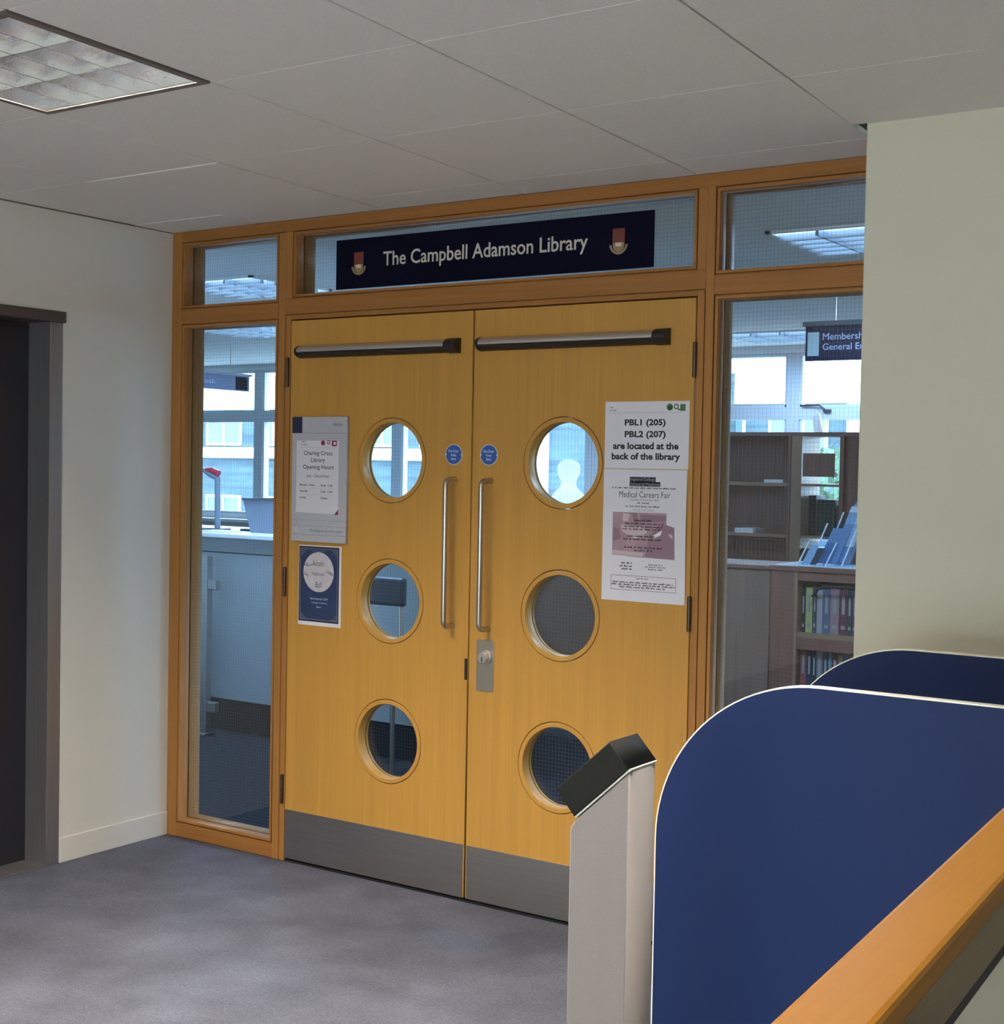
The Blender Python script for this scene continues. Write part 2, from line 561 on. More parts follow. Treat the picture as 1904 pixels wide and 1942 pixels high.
# ------------------------------------------------------------ oak screen
YB = 0.112
T = thing('trim_2', (1.47, 0.05, 0), 'orange-brown oak framework of the glazed library entrance', 'frame', kind='structure')
for (n_, a) in (('post', (0.001, 0.056, 0.0, YB, 0.0, 2.397)), ('post', (0.571, 0.6045, 0.0, YB, 0.0, 2.3535)), ('post', (2.3275, 2.3555, 0.0, YB, 0.0, 2.3575)), ('post', (2.889, 2.944, 0.0, YB, 0.0, 2.397)),
               ('door_jamb', (0.6085, 0.633, 0.0, YB, 0.0, 2.0445)), ('door_jamb', (2.3005, 2.3245, 0.0, YB, 0.0, 2.0445)), ('door_stop', (0.633, 0.655, 0.056, YB, 0.0, 2.008)), ('door_stop', (2.2785, 2.3005, 0.056, YB, 0.0, 2.008)),
               ('rebate', (0.603, 0.610, 0.012, YB - 0.004, 0.0, 2.0445)), ('rebate', (2.323, 2.329, 0.012, YB - 0.004, 0.0, 2.0445)), ('rebate', (0.603, 2.329, 0.012, YB - 0.004, 2.0440, 2.0492))):
    B(*a).build(n_, FRAMEW, T, bevel=0.0015)
for (n_, a) in (('top_rail', (0.056, 2.889, 0.0, YB, 2.3555, 2.397)), ('transom_rail', (0.056, 0.571, 0.0, YB, 2.0345, 2.0935)), ('transom_rail', (0.6045, 2.3275, 0.0, YB, 2.0485, 2.1075)),
               ('transom_rail', (2.3555, 2.889, 0.0, YB, 2.0295, 2.0885)), ('door_head', (0.633, 2.3005, 0.0, YB, 2.0285, 2.0445)), ('door_stop', (0.633, 2.3005, 0.056, YB, 2.008, 2.0285)),
               ('bottom_rail', (0.056, 0.571, 0.0, YB, 0.001, 0.0565)), ('bottom_rail', (2.3555, 2.889, 0.0, YB, 0.001, 0.0565))):
    B(*a).build(n_, FRAMEH, T, bevel=0.0015)

def wires(mb, inside, x0, x1, z0, z1, y, p=0.0127, r=0.00019):
    n = int((x1 - x0) / p)
    for k in range(n + 1):
        x = x0 + (x1 - x0 - n * p) / 2 + k * p
        a, b = inside('x', x)
        if b > a: mb.box(x - r, x + r, y - r, y + r, a, b)
    n = int((z1 - z0) / p)
    for k in range(n + 1):
        z = z0 + (z1 - z0 - n * p) / 2 + k * p
        a, b = inside('z', z)
        if b > a: mb.box(a, b, y - r, y + r, z - r, z + r)
    return mb

def glazed(n, x0, x1, z0, z1, label, sill=False):
    w = thing('window_%d' % n, ((x0 + x1) / 2, 0.05, z0), label, 'window', kind='structure')
    bw = 0.0135
    e = 0.004
    plate('rebate', [rect(x0, x1, z0, z1), rect(x0 + 0.007, x1 - 0.007, z0 + 0.007, z1 - 0.007)], 0.013, 0.047, FRAMEW, w)
    plate('glazing_bead', [rect(x0 + e, x1 - e, z0 + e, z1 - e), rect(x0 + bw, x1 - bw, z0 + bw, z1 - bw)], 0.0005, 0.047, FRAMEH if x1 - x0 > z1 - z0 else FRAMEW, w, 0.0012)
    plate('glazing_bead', [rect(x0, x1, z0, z1), rect(x0 + bw, x1 - bw, z0 + bw, z1 - bw)], 0.054, 0.111, FRAMEH if x1 - x0 > z1 - z0 else FRAMEW, w, 0.0012)
    plate('glass_pane', [rect(x0 + 0.003, x1 - 0.003, z0 + 0.003, z1 - 0.003)], 0.0475, 0.0535, GLASS, w)
    a, b, c, d = x0 + bw, x1 - bw, z0 + bw, z1 - bw
    wires(MB(), lambda ax, v: (c, d) if ax == 'x' else (a, b), a, b, c, d, 0.0505).build('wire_mesh', WIRE, w)
    return w
glazed(1, 0.056, 0.571, 0.0565, 2.0345, 'tall narrow wired-glass sidelight left of the double doors')
glazed(2, 0.056, 0.571, 2.0935, 2.3555, 'small wired-glass pane over the left sidelight')
glazed(3, 0.639, 2.2975, 2.1075, 2.3555, 'wide wired-glass fanlight over the double doors, behind the library sign')
glazed(4, 2.3555, 2.889, 2.0885, 2.3555, 'wired-glass pane over the right sidelight')
glazed(5, 2.3555, 2.889, 0.0565, 2.0295, 'tall wired-glass sidelight right of the double doors')
structure(B(0.6045, 0.639, 0.0, YB, 2.1075, 2.3555).build('trim_3', FRAMEW, bevel=0.0015), 'oak upright left of the fanlight', 'frame')
structure(B(2.2975, 2.3275, 0.0, YB, 2.1075, 2.3555).build('trim_4', FRAMEW, bevel=0.0015), 'oak upright right of the fanlight', 'frame')

# ------------------------------------------------------------ double doors
PZ = (1.511, 1.0115, 0.511)
def door_leaf(n, x0, x1, px, label, left):
    d = thing('door_%d' % n, ((x0 + x1) / 2, 0.027, 0.0), label, 'door', kind='structure')
    hr, ro = 0.1335, 0.149
    plate('door_panel', [rect(x0, x1, 0.014, 2.0235)] + [circ(px, z, ro + 0.0026) for z in PZ], 0.0, 0.054, DOORW, d, 0.001)
    for z in PZ:
        for ya, yb in ((-0.001, 0.0405), (0.0475, 0.055)):
            plate('porthole_ring', [circ(px, z, ro), circ(px, z, hr)], ya, yb, DOORW, d, 0.0016, smooth=35)
        plate('porthole_glass', [circ(px, z, ro - 0.004)], 0.041, 0.047, GLASS, d)
        def ins(ax, v):
            q = v - (px if ax == 'x' else z)
            if abs(q) >= hr: return (0, -1)
            h = math.sqrt(hr * hr - q * q)
            c = z if ax == 'x' else px
            return (c - h, c + h)
        wires(MB(), ins, px - hr, px + hr, z - hr, z + hr, 0.044).build('wire_mesh', WIRE, d)
    kp = B(x0 + (0.001 if left else 0.004), x1 - (0.004 if left else 0.001), -0.0018, -0.0001, 0.013, 0.197).build('kick_plate', STEEL, d, bevel=0.0005, seg=1)
    mb = MB()
    for sx_ in (x0 + 0.014, (x0 + x1) / 2, x1 - 0.014):
        for sz_ in (0.027, 0.185):
            mb.cyl((sx_, -0.0018, sz_), (sx_, -0.0026, sz_), 0.0035, 10)
    mb.build('screw', SATIN, kp)
    # pull handle
    hx = 1.400 if left else 1.547
    zt, zb, so, r = 1.4475, 0.9475, 0.056, 0.0095
    path = [(hx, 0.0, zt), (hx, -so + 0.022, zt)]
    for k in range(1, 8):
        a = k / 8 * PI / 2
        path.append((hx, -so + 0.022 - 0.022 * math.sin(a), zt - 0.022 + 0.022 * math.cos(a)))
    path.append((hx, -so, zt - 0.022))
    path2 = [(hx, p[1], zb + (zt - p[2])) for p in path][::-1]
    MB().tube(path + path2, r, 16).build('pull_handle', SATIN, d, smooth=50)
    # overhead bar: silver cover over a black base with end caps
    cx0, cx1, zc = (0.694, 1.414, 1.9065) if left else (1.505, 2.213, 1.9075)
    zc += 0.0
    def prof(sx_, h0, h1, dep, n=10):
        pts = []
        for k in range(n + 1):
            a = h0 + (h1 - h0) * k / n
            pts.append((sx_, 0.0 - dep * math.cos(a), zc + 0.0235 * math.sin(a)))
        return pts
    cl = MB()
    cl.prism([(cx0, -0.001, zc - 0.0235)] + prof(cx0, -PI / 2, -0.22, 0.040) + [(cx0, -0.001, zc - 0.004)], (cx1 - cx0 - 0.03, 0, 0))
    cl = cl.build('overhead_bar', BLACK, d, smooth=30)
    MB().prism([(cx0 + 0.006, -0.001, zc - 0.004)] + prof(cx0 + 0.006, -0.17, PI / 2, 0.042) + [(cx0 + 0.006, -0.001, zc + 0.0235)], (cx1 - cx0 - 0.045, 0, 0)).build('bar_cover', ALU, cl, smooth=30)
    capp = lambda xx: [(xx, -0.001, zc - 0.026)] + [(xx, -0.046 * math.cos(a), zc + 0.026 * math.sin(a)) for a in [(-PI / 2 + PI * k / 14) for k in range(15)]]
    MB().prism(capp(cx1 - 0.045), (0.045, 0, 0)).build('end_cap', BLACK, cl, bevel=0.003, smooth=30)
    MB().prism([(p[0], p[1] * 0.9, zc + (p[2] - zc) * 0.92) for p in capp(cx0 - 0.006)], (0.012, 0, 0)).build('end_cap', BLACK, cl, bevel=0.003, smooth=30)
    # hinges
    hxx = 0.6255 if left else 2.2985
    for z in (1.8335, 1.0525, 0.2725):
        mb = MB()
        for k in range(5):
            mb.cyl((hxx, -0.006, z - 0.053 + k * 0.0214), (hxx, -0.006, z - 0.053 + k * 0.0214 + 0.0198), 0.0068, 12)
        mb.cyl((hxx, -0.006, z - 0.055), (hxx, -0.006, z + 0.055), 0.0052, 10)
        mb.build('hinge', HINGE, d, smooth=40)
    if left:
        B(1.4525, 1.4633, -0.0012, 0.02, 0.765, 0.838).build('flush_bolt', BLACK, d)
        B(1.4636, 1.4704, 0.02, 0.05, 0.015, 2.02).build('meeting_seal', BLACKG, d)
    else:
        lp = plate('lock_plate', [rrect(1.503, 1.574, 0.733, 0.9085, 0.007)], -0.0032, -0.0001, SATIN, d, 0.0006)
        mb = MB().cyl((1.5435, -0.003, 0.851), (1.5435, -0.012, 0.851), 0.024, 28).cyl((1.5435, -0.012, 0.851), (1.5435, -0.030, 0.851), 0.0185, 28)
        mb.build('lock_cylinder', ALU, lp, bevel=0.0015, smooth=40)
        B(1.5417, 1.5453, -0.0308, -0.0295, 0.838, 0.853).build('keyhole', BLACK, lp)
    return d
door_leaf(1, 0.6375, 1.4635, 1.1205, 'left door leaf with three portholes, notices and a pull handle', True)
door_leaf(2, 1.4705, 2.2965, 1.8285, 'right door leaf with three portholes, a lock plate and white notices', False)
structure(B(0.6375, 2.2965, 0.004, 0.1, 0.0, 0.006).build('trim_5', BLACKG), 'dark threshold strip under the double doors', 'threshold')

# ------------------------------------------------------------ library sign
S = thing('library_sign', (1.468, 0.044, 2.13), 'long navy sign with pale lettering and two red crests over the doors', 'sign')
plate('sign_board', [rect(0.816, 2.124, 2.1335, 2.313)], 0.0405, 0.0465, NAVY, S, 0.0008)
lettering([('The Campbell Adamson Library', 1.036, 1.884, 2.191, 2.258, 0.012)], 'lettering', SIGNTXT, S, 0.0402)
for cx in (0.923, 1.998):
    z0, z1 = 2.181, 2.264
    cr = plate('crest', [rect(cx - 0.022, cx + 0.022, z0 + 0.036, z1)], 0.0398, 0.0404, CREST_RED, S)
    sh = [(cx - 0.021, z0 + 0.038)] + [(cx + 0.021 * math.cos(a), z0 + 0.030 + 0.022 * math.sin(a)) for a in [PI + PI * k / 12 for k in range(13)]] + [(cx + 0.021, z0 + 0.038)]
    plate('crest_shield', [sh], 0.0396, 0.0404, CREST_GOLD, cr)
    quads([(cx - 0.011, cx + 0.011, z0 + 0.026, z0 + 0.038)], 0.0393).build('crest_book', CREST_PALE, cr)
    arc = []
    for k in range(17):
        a = PI + 0.15 + (PI - 0.3) * k / 16
        arc.append((cx + 0.034 * math.cos(a), z0 + 0.036 + 0.036 * math.sin(a)))
    arc2 = [(cx + (p[0] - cx) * 0.78, z0 + 0.036 + (p[1] - z0 - 0.036) * 0.80) for p in arc][::-1]
    plate('crest_scroll', [arc + arc2], 0.0394, 0.0402, CREST_GOLD, cr)

# ------------------------------------------------------------ notices on the doors
class Sheet:
    """a notice on a door: x0, top z, width, height; fractions from its top left corner"""
    def __init__(s, x0, z1, w, h):
        s.x0, s.z1, s.w, s.h = x0, z1, w, h
    def x(s, f): return s.x0 + f * s.w
    def z(s, f): return s.z1 - f * s.h
    def box(s, a, b, c, d): return (s.x(a), s.x(b), s.z(d), s.z(c))
    def txt(s, body, a, b, c, d, bold=0.0): return (body,) + s.box(a, b, c, d) + (bold,)
    def line(s, a, b, f, hf): return (s.x(a), s.x(b), s.z(f), hf * s.h)
def paper(name, sh, th, m, parent, curl=0.0):
    """a slightly curled sheet"""
    mb = MB()
    nx, nz = 8, 10
    for layer in (0, 1):
        for i in range(nx + 1):
            for j in range(nz + 1):
                f, gq = i / nx, j / nz
                c = curl * max(0, (f - 0.8) / 0.2) ** 2 * (0.3 + 0.7 * math.sin(gq * 2.6 + 0.5) ** 2)
                mb.v.append((sh.x(f), -0.0006 - th * (1 - layer) - c, sh.z(gq)))
    N = (nx + 1) * (nz + 1)
    idx = lambda l, i, j: l * N + i * (nz + 1) + j
    for i in range(nx):
        for j in range(nz):
            mb.f.append((idx(0, i, j), idx(0, i, j + 1), idx(0, i + 1, j + 1), idx(0, i + 1, j)))
            mb.f.append((idx(1, i, j), idx(1, i + 1, j), idx(1, i + 1, j + 1), idx(1, i, j + 1)))
    for i in range(nx):
        for j in (0, nz):
            mb.f.append((idx(0, i, j), idx(0, i + 1, j), idx(1, i + 1, j), idx(1, i, j)))
    for j in range(nz):
        for i in (0, nx):
            mb.f.append((idx(0, i, j), idx(0, i, j + 1), idx(1, i, j + 1), idx(1, i, j)))
    return mb.build(name, m, parent, smooth=40)

# room notice
s = Sheet(1.986, 1.708, 0.297, 0.2115)
t = thing('room_notice', (2.135, -0.001, 1.497), 'white landscape notice reading PBL1 (205) PBL2 (207), upper right of right door', 'notice')
paper('sheet', s, 0.0006, PAPER, t)
lettering([s.txt('PBL1 (205)', .240, .727, .262, .385, .036), s.txt('PBL2 (207)', .242, .730, .437, .560, .036),
           s.txt('are located at the', .103, .882, .607, .712, .034), s.txt('back of the library', .088, .904, .762, .897, .034)], 'lettering', INK, t, -0.0016)
quads(word_bars([s.line(.062, .115, .085, .026), s.line(.052, .14, .13, .026)]), -0.0016).build('small_print', INKG, t)
quads([s.box(.05, .93, .166, .169)], -0.0015).build('rule', INKG, t)
plate('logo', [circ(s.x(.772), s.z(.088), .0108)], -0.0018, -0.0014, GREEN, t)
plate('logo', [circ(s.x(.779), s.z(.102), .0062)], -0.0021, -0.0018, DGREEN, t)
mb = quads([s.box(.742, .764, .095, .12)], -0.0016)
mb.build('logo', GREEN, t)
lg = plate('logo', [circ(s.x(.847), s.z(.082), .0085), circ(s.x(.847), s.z(.082), .0048)], -0.0018, -0.0014, GREEN, t)
plate('logo', [[(s.x(.862), s.z(.112)), (s.x(.872), s.z(.102)), (s.x(.896), s.z(.135)), (s.x(.886), s.z(.144))]], -0.0018, -0.0014, DGREEN, t)
quads([s.box(.894, .954, .048, .145)], -0.0016).build('logo', GREEN, t)
quads([s.box(.894, .904, .048, .145), s.box(.894, .954, .048, .058)], -0.0018).build('logo', DGREEN, t)

# careers poster
s = Sheet(1.985, 1.4945, 0.2965, 0.4175)
t = thing('careers_poster', (2.133, -0.001, 1.077), 'tall white careers fair poster with a mauve picture, below the PBL notice', 'poster')
paper('sheet', s, 0.0006, PAPER, t, curl=0.006)
YL = -0.0018
quads([s.box(.318, .63, .057, .098), s.box(.318, .685, .092, .128)], YL + 0.0003).build('title_block', mat('poster_black_navy', (28, 28, 48), .6), t)
lettering([s.txt('Imperial College', .328, .62, .062, .094), s.txt('School of Medicine', .328, .675, .098, .124)], 'lettering', mat('poster_pale_grey', (150, 150, 160), .6), t, YL - 0.0002)
lettering([s.txt('Medical Careers Fair', .195, .805, .165, .212)], 'lettering', mat('poster_dark_grey', (66, 62, 66), .6), t, YL)
lettering([s.txt('Thursday 14 November 2019', .32, .675, .221, .241), s.txt('Charing Cross Campus', .368, .615, .297, .313)], 'lettering', INKG, t, YL)
quads(word_bars([s.line(.105, .895, .141, .014)]), YL).build('small_print', INK, t)
quads(word_bars([s.line(.415, .57, .254, .016), s.line(.275, .71, .280, .017), s.line(.565, .74, .715, .014), s.line(.52, .785, .732, .013), s.line(.56, .74, .751, .014)]), YL).build('small_print', INKG, t)
quads([[s.box(.30, .70, .1555, .1568)], [s.box(.30, .69, .3165, .3178)], [s.box(.30, .69, .662, .6633)]], YL).build('rule', INKG, t)
pp = [(.122, .325), (.765, .325), (.765, .425), (.775, .415), (.865, .435), (.872, .67), (.52, .663), (.122, .652)]
pic = plate('picture', [[(s.x(a), s.z(b)) for a, b in pp]], YL, YL + 0.0004, MAUVE, t)
for kk, (poly, mm) in enumerate((([(.56, .50), (.68, .42), (.765, .41), (.86, .43), (.87, .665), (.52, .655), (.55, .56)], MAUVED), ([(.60, .50), (.72, .45), (.70, .49), (.62, .515)], PAPER), ([(.79, .475), (.84, .485), (.845, .515), (.81, .50)], MAUVEL),
                 ([(.13, .615), (.50, .63), (.49, .655), (.125, .648)], MAUVEL), ([(.25, .33), (.33, .34), (.31, .40), (.24, .39)], MAUVEL), ([(.46, .34), (.76, .345), (.755, .39), (.45, .40)], MAUVED),
                 ([(.22, .42), (.46, .43), (.55, .47), (.40, .53), (.24, .47)], MAUVEL), ([(.13, .44), (.2, .46), (.22, .53), (.13, .55)], MAUVED), ([(.36, .33), (.41, .33), (.44, .41), (.38, .42)], MAUVED))):
    plate('picture_shape', [[(s.x(a), s.z(b)) for a, b in poly]], YL - 0.0003 - 0.00008 * kk, YL, mm, pic)
quads(word_bars([s.line(.39, .60, .385, .016), s.line(.28, .74, .41, .016), s.line(.27, .73, .432, .016), s.line(.25, .72, .452, .014), s.line(.31, .66, .505, .016), s.line(.26, .72, .528, .016), s.line(.27, .73, .59, .016), s.line(.39, .62, .612, .016)]), YL - 0.0014).build('small_print', INK, pic)
quads(word_bars([s.line(.235, .375, .712, .016), s.line(.215, .375, .735, .016), s.line(.24, .37, .756, .016), s.line(.14, .86, .857, .015), s.line(.125, .885, .875, .015), s.line(.22, .77, .893, .014)]), YL).build('small_print', INK, t)
quads(word_bars([s.line(.42, .575, .825, .012)]), YL).build('small_print', INKG, t)
plate('border', [rect(*s.box(.112, .892, .805, .915)), rect(*s.box(.1155, .8885, .8075, .9125))], YL - 0.0002, YL + 0.0002, INK, t)

# opening-hours plate
s = Sheet(0.661, 1.6665, 0.2640, 0.459)
t = thing('opening_hours_sign', (0.793, -0.001, 1.2075), 'silver library plate with an opening hours card, on the left door', 'sign')
plate('sign_plate', [rect(s.x0, s.x0 + s.w, s.z1 - s.h, s.z1)], -0.013, -0.0003, SILVER, t, 0.001)
YP = -0.0134
quads([s.box(0.0, .185, 0.0, .130)], YP).build('blue_square', mat('sign_square_blue', (30, 32, 66), .5), t)
lettering([s.txt('Library', .75, .915, .048, .078)], 'lettering', INK, t, YP)
quads([[s.box(.0, 1, .1285, .1305)], [s.box(.0, 1, .826, .8275)], [s.box(0, 1, .874, .8755)], [s.box(0, 1, .943, .945)]], YP).build('rule', mat('sign_rule_grey', (86, 86, 92), .5), t)
lettering([s.txt('Breaking library information', .36, .94, .898, .925)], 'lettering', mat('sign_rule_grey', (86, 86, 92), .5), t, YP)
plate('emblem', [circ(s.x(.098), s.z(.905), .0075), circ(s.x(.098), s.z(.905), .0052)], YP - 0.0003, YP + 0.0003, WHITE, t)
card = plate('hours_card', [[(s.x(a), s.z(b)) for a, b in ((.09, .19), (.86, .19), (.86, .735), (.795, .772), (.09, .766))]], YP - 0.0012, YP, PAPER, t)
plate('card_corner', [[(s.x(a), s.z(b)) for a, b in ((.86, .735), (.86, .776), (.795, .775))]], YP - 0.0010, YP, REDP, card)
YC = YP - 0.0015
lettering([s.txt('Charing Cross', .225, .750, .272, .317, .008), s.txt('Library', .360, .615, .327, .372, .008), s.txt('Opening Hours', .215, .775, .383, .427, .010)], 'lettering', mat('card_plum_ink', (58, 40, 60), .6), card, YC)
lettering([s.txt('July - December', .275, .70, .459, .490, .008)], 'lettering', INKG, card, YC)
lettering([s.txt('Monday - Friday', .16, .43, .537, .556, .02), s.txt('Saturday', .16, .305, .586, .606, .02), s.txt('Sunday', .16, .275, .638, .658, .02),
           s.txt('09.00 - 21.00', .545, .755, .539, .555, .02), s.txt('10.00 - 17.00', .545, .755, .588, .604, .02), s.txt('Closed', .545, .66, .639, .655, .02)], 'lettering', INK, card, YC)
quads(word_bars([s.line(.19, .27, .20, .014), s.line(.17, .295, .222, .014)]), YC).build('small_print', INKG, card)
quads([[s.box(.17, .80, .2455, .2468)], [s.box(.155, .78, .570, .5708)], [s.box(.155, .78, .6235, .6243)]], YC).build('rule', INKG, card)
plate('logo', [circ(s.x(.575), s.z(.208), .0092)], YC, YC + 0.0003, REDP, card)
plate('logo', [circ(s.x(.678), s.z(.203), .0075), circ(s.x(.678), s.z(.203), .0045)], YC, YC + 0.0003, REDP, card)
plate('logo', [rect(*s.box(.735, .825, .19, .234)), rect(*s.box(.765, .81, .2, .222))], YC, YC + 0.0003, REDP, card)

# moon poster
s = Sheet(0.691, 1.194, 0.206, 0.296)
t = thing('ball_poster', (0.794, -0.001, 0.898), 'dark blue poster with a pale full moon, below the silver sign on left door', 'poster')
paper('sheet', s, 0.0006, PAPER, t)
quads([s.box(.012, .952, .014, .952)], YL).build('print', mat('poster_black', (18, 20, 26), .6), t)
quads([s.box(.045, .925, .045, .93)], YL - 0.0002).build('night_sky', POSTNAVY, t)
fr = []
for inset in (.02, .032):
    fr.append(plate('border', [rect(*s.box(.018 + inset, .945 - inset, .02 + inset * .7, .945 - inset * .7)), rect(*s.box(.0225 + inset, .9405 - inset, .0235 + inset * .7, .9415 - inset * .7))], YL - 0.0005, YL - 0.0002, mat('poster_grey_line', (128, 132, 150), .6), t))
cb = []
for k in range(5):
    l_ = .14 - .025 * k
    for mx_ in (0, 1):
        for mz_ in (0, 1):
            fx0, fx1 = (.05, .05 + l_) if not mx_ else (.92 - l_, .92)
            fz = .06 + .016 * k if not mz_ else .915 - .016 * k
            cb.append(s.box(fx0, fx1, fz, fz + .004))
quads([[q] for q in cb], YL - 0.0004).build('corner_ornament', mat('poster_grey_line', (128, 132, 150), .6), t)
mcx, mcz, mr = s.x(.475), s.z(.330), .0735
plate('moon', [circ(mcx, mcz, mr)], YL - 0.0006, YL - 0.0002, MOON, t)
lettering([s.txt('Autumn', .34, .60, .185, .255), s.txt('Masquerade', .32, .61, .33, .385), s.txt('Ball', .415, .545, .45, .525)], 'lettering', mat('poster_script_ink', (70, 72, 92), .6), t, YL - 0.0009)
def twig(pts, r):
    MB().tube([(s.x(a), YL - 0.0008, s.z(b)) for a, b in pts], r, 5).build('twig', mat('poster_twig', (46, 50, 74), .6), t)
twig([(.15, .245), (.24, .258), (.32, .245), (.40, .225)], [.0016, .0012, .0009, .0005])
twig([(.17, .225), (.23, .235), (.28, .225)], [.001, .0007, .0004])
twig([(.81, .36), (.72, .335), (.62, .325)], [.0016, .001, .0004])
twig([(.80, .335), (.70, .315), (.64, .30)], [.0012, .0008, .0004])
twig([(.14, .365), (.20, .375), (.25, .39)], [.0014, .001, .0004])
twig([(.14, .335), (.19, .355), (.24, .40)], [.001, .0007, .0004])
lettering([s.txt('30th November 2019', .285, .70, .648, .676, .012), s.txt('Kensington Conference', .32, .69, .70, .728, .012), s.txt('8pm', .44, .55, .752, .780, .012)], 'lettering', mat('poster_pale_blue', (176, 186, 212), .6), t, YL - 0.0009)
quads(word_bars([s.line(.34, .62, .07, .012)]), YL - 0.0006).build('small_print', mat('poster_grey_line', (128, 132, 150), .6), t)

# fire-door discs
for k, (cx, lab) in enumerate(((1.3925, 'round blue fire door sign on the left leaf, above its handle'), (1.5385, 'round blue fire door sign on the right leaf, above its handle'))):
    t = thing('fire_door_sign', (cx, -0.001, 1.5345), lab, 'sign', group='blue fire door discs')
    cz, r = 1.5345, 0.0355
    plate('disc', [circ(cx, cz, r, 48)], -0.0018, -0.0003, WHITE, t)
    lp = []
    for q in circ(cx, cz, r - 0.0022, 96):
        dx, dz = q[0] - cx, q[1] - cz
        if abs(dz) < 0.0042:
            dx = math.copysign(abs(dx) - (0.0042 - abs(dz)) * 1.1, dx)
        lp.append((cx + dx, cz + dz))
    plate('disc_face', [lp], -0.0022, -0.0018, DBLUE, t)
    lettering([('Fire Door', cx - .0215, cx + .0215, cz + .0075, cz + .0165, .01), ('Keep', cx - .011, cx + .011, cz - .0075, cz + .002, .01), ('Shut', cx - .010, cx + .010, cz - .019, cz - .0105, .01)], 'lettering', WHITE, t, -0.0025)

# ------------------------------------------------------------ lift doorway on the left wall
t = thing('door_3', (-0.05, -1.2, 0.0), 'dark steel lift doorway in the cream wall at the far left', 'door', kind='structure')
def UV(x0, x1, y0, y1, z0, z1, n, m, bev=0.002): return B(x0, x1, y0, y1, z0, z1).build(n, m, t, bevel=bev)
UV(-0.20, 0.004, -0.587, -0.530, 0, 1.992, 'jamb', DKSTEEL)
UV(-0.20, 0.004, -1.945, -1.888, 0, 1.992, 'jamb', DKSTEEL)
UV(-0.20, 0.012, -1.95, -0.522, 1.992, 2.032, 'head_trim', BROWNST)
UV(-0.199, -0.112, -1.888, -0.6, 1.93, 1.992, 'head_panel', LIFTDOOR)
UV(-0.135, -0.115, -1.238, -0.588, 0.004, 1.99, 'lift_panel', LIFTDOOR, 0.001)
UV(-0.135, -0.115, -1.888, -1.242, 0.004, 1.99, 'lift_panel', LIFTDOOR, 0.001)
UV(-0.20, 0.0, -1.888, -0.587, 0.0005, 0.006, 'threshold', DKSTEEL, 0.001)

# ------------------------------------------------------------ louvred ceiling lights
CELLX, CELLY = 5, 3
def louvre_light(name, cx, cy, w, d, label, power, color, group, tube_strength, skew=0.0):
    t = thing(name, (cx, cy, H), label, 'ceiling light', group=group)
    mx = Matrix(((1, skew, 0, cx), (0, 1, 0, cy), (0, 0, 1, 0), (0, 0, 0, 1)))
    hw, hd = w / 2 - 0.004, d / 2 - 0.004
    f = 0.022
    fr = MB()
    for a in ((-hw, hw, -hd, -hd + f), (-hw, hw, hd - f, hd), (-hw, -hw + f, -hd + f, hd - f), (hw - f, hw, -hd + f, hd - f)):
        fr.box(a[0], a[1], a[2], a[3], H - 0.003, H + 0.012, mx)
    fr.build('light_frame', mat('fitting_grey_frame', (122, 112, 104), 0.5, 0.3), t)
    iw, idp = hw - f, hd - f
    ho = MB()
    ho.box(-iw - .002, iw + .002, -idp - .002, idp + .002, H + 0.098, H + 0.102, mx)
    for a in ((-iw - .002, -iw, -idp, idp), (iw, iw + .002, -idp, idp), (-iw, iw, -idp - .002, -idp), (-iw, iw, idp, idp + .002)):
        ho.box(a[0], a[1], a[2], a[3], H + 0.004, H + 0.1, mx)
    ho.build('housing', mat('fitting_white_housing', (236, 236, 230), 0.35), t)
    # parabolic blades
    bl = MB()
    zb, zt = H + 0.0005, H + 0.062
    nb = 6
    def blade(p0, p1, thick):
        p0, p1 = Vector(p0), Vector(p1)
        dr = (p1 - p0).normalized()
        nr = Vector((-dr.y, dr.x, 0))
        prof = []
        for k in range(nb + 1):
            q = k / nb
            prof.append((0.0014 + thick * (0.6 * q + 0.4 * q * q), zb + (zt - zb) * q))
        pts = [(-a_, z_) for a_, z_ in prof[::-1]] + prof
        ring0 = [mx @ Vector((p0.x + nr.x * a_, p0.y + nr.y * a_, z_)) for a_, z_ in pts]
        off = mx.to_3x3() @ (p1 - p0)
        bl.prism(ring0, off)
    for i in range(1, CELLX):
        xx = -iw + 2 * iw * i / CELLX
        blade((xx, -idp, 0), (xx, idp, 0), 0.016)
    for j in range(1, CELLY):
        yy = -idp + 2 * idp * j / CELLY
        blade((-iw, yy, 0), (iw, yy, 0), 0.020)
    # half blades along the rim
    for (p0, p1) in (((-iw, -idp, 0), (-iw, idp, 0)), ((iw, -idp, 0), (iw, idp, 0)), ((-iw, -idp, 0), (iw, -idp, 0)), ((-iw, idp, 0), (iw, idp, 0))):
        blade(p0, p1, 0.010)
    bl.build('louvre', mat('louvre_mirror_aluminium', (222, 224, 230), 0.15, 1.0, bump=(120, 0.10)), t, smooth=40)
    tb = emit('lamp_tube_%s' % name, color, tube_strength)
    for k in (-1, 0, 1):
        yy = k * idp * 2 / 3
        MB().tube([mx @ Vector((-iw + 0.01, yy, H + 0.082)), mx @ Vector((iw - 0.01, yy, H + 0.082))], 0.010, 10).build('lamp_tube', tb, t, smooth=60)
    o = area('%s_lamp' % name, (cx, cy, H + 0.0665), (0, 0, 0), w * 0.82, d * 0.82, power, color, 124)
    o.parent = t
    o.matrix_parent_inverse = t.matrix_world.inverted()
    return t
LIBDIFF = emit('library_diffuser_lit', COOL, 3.2)
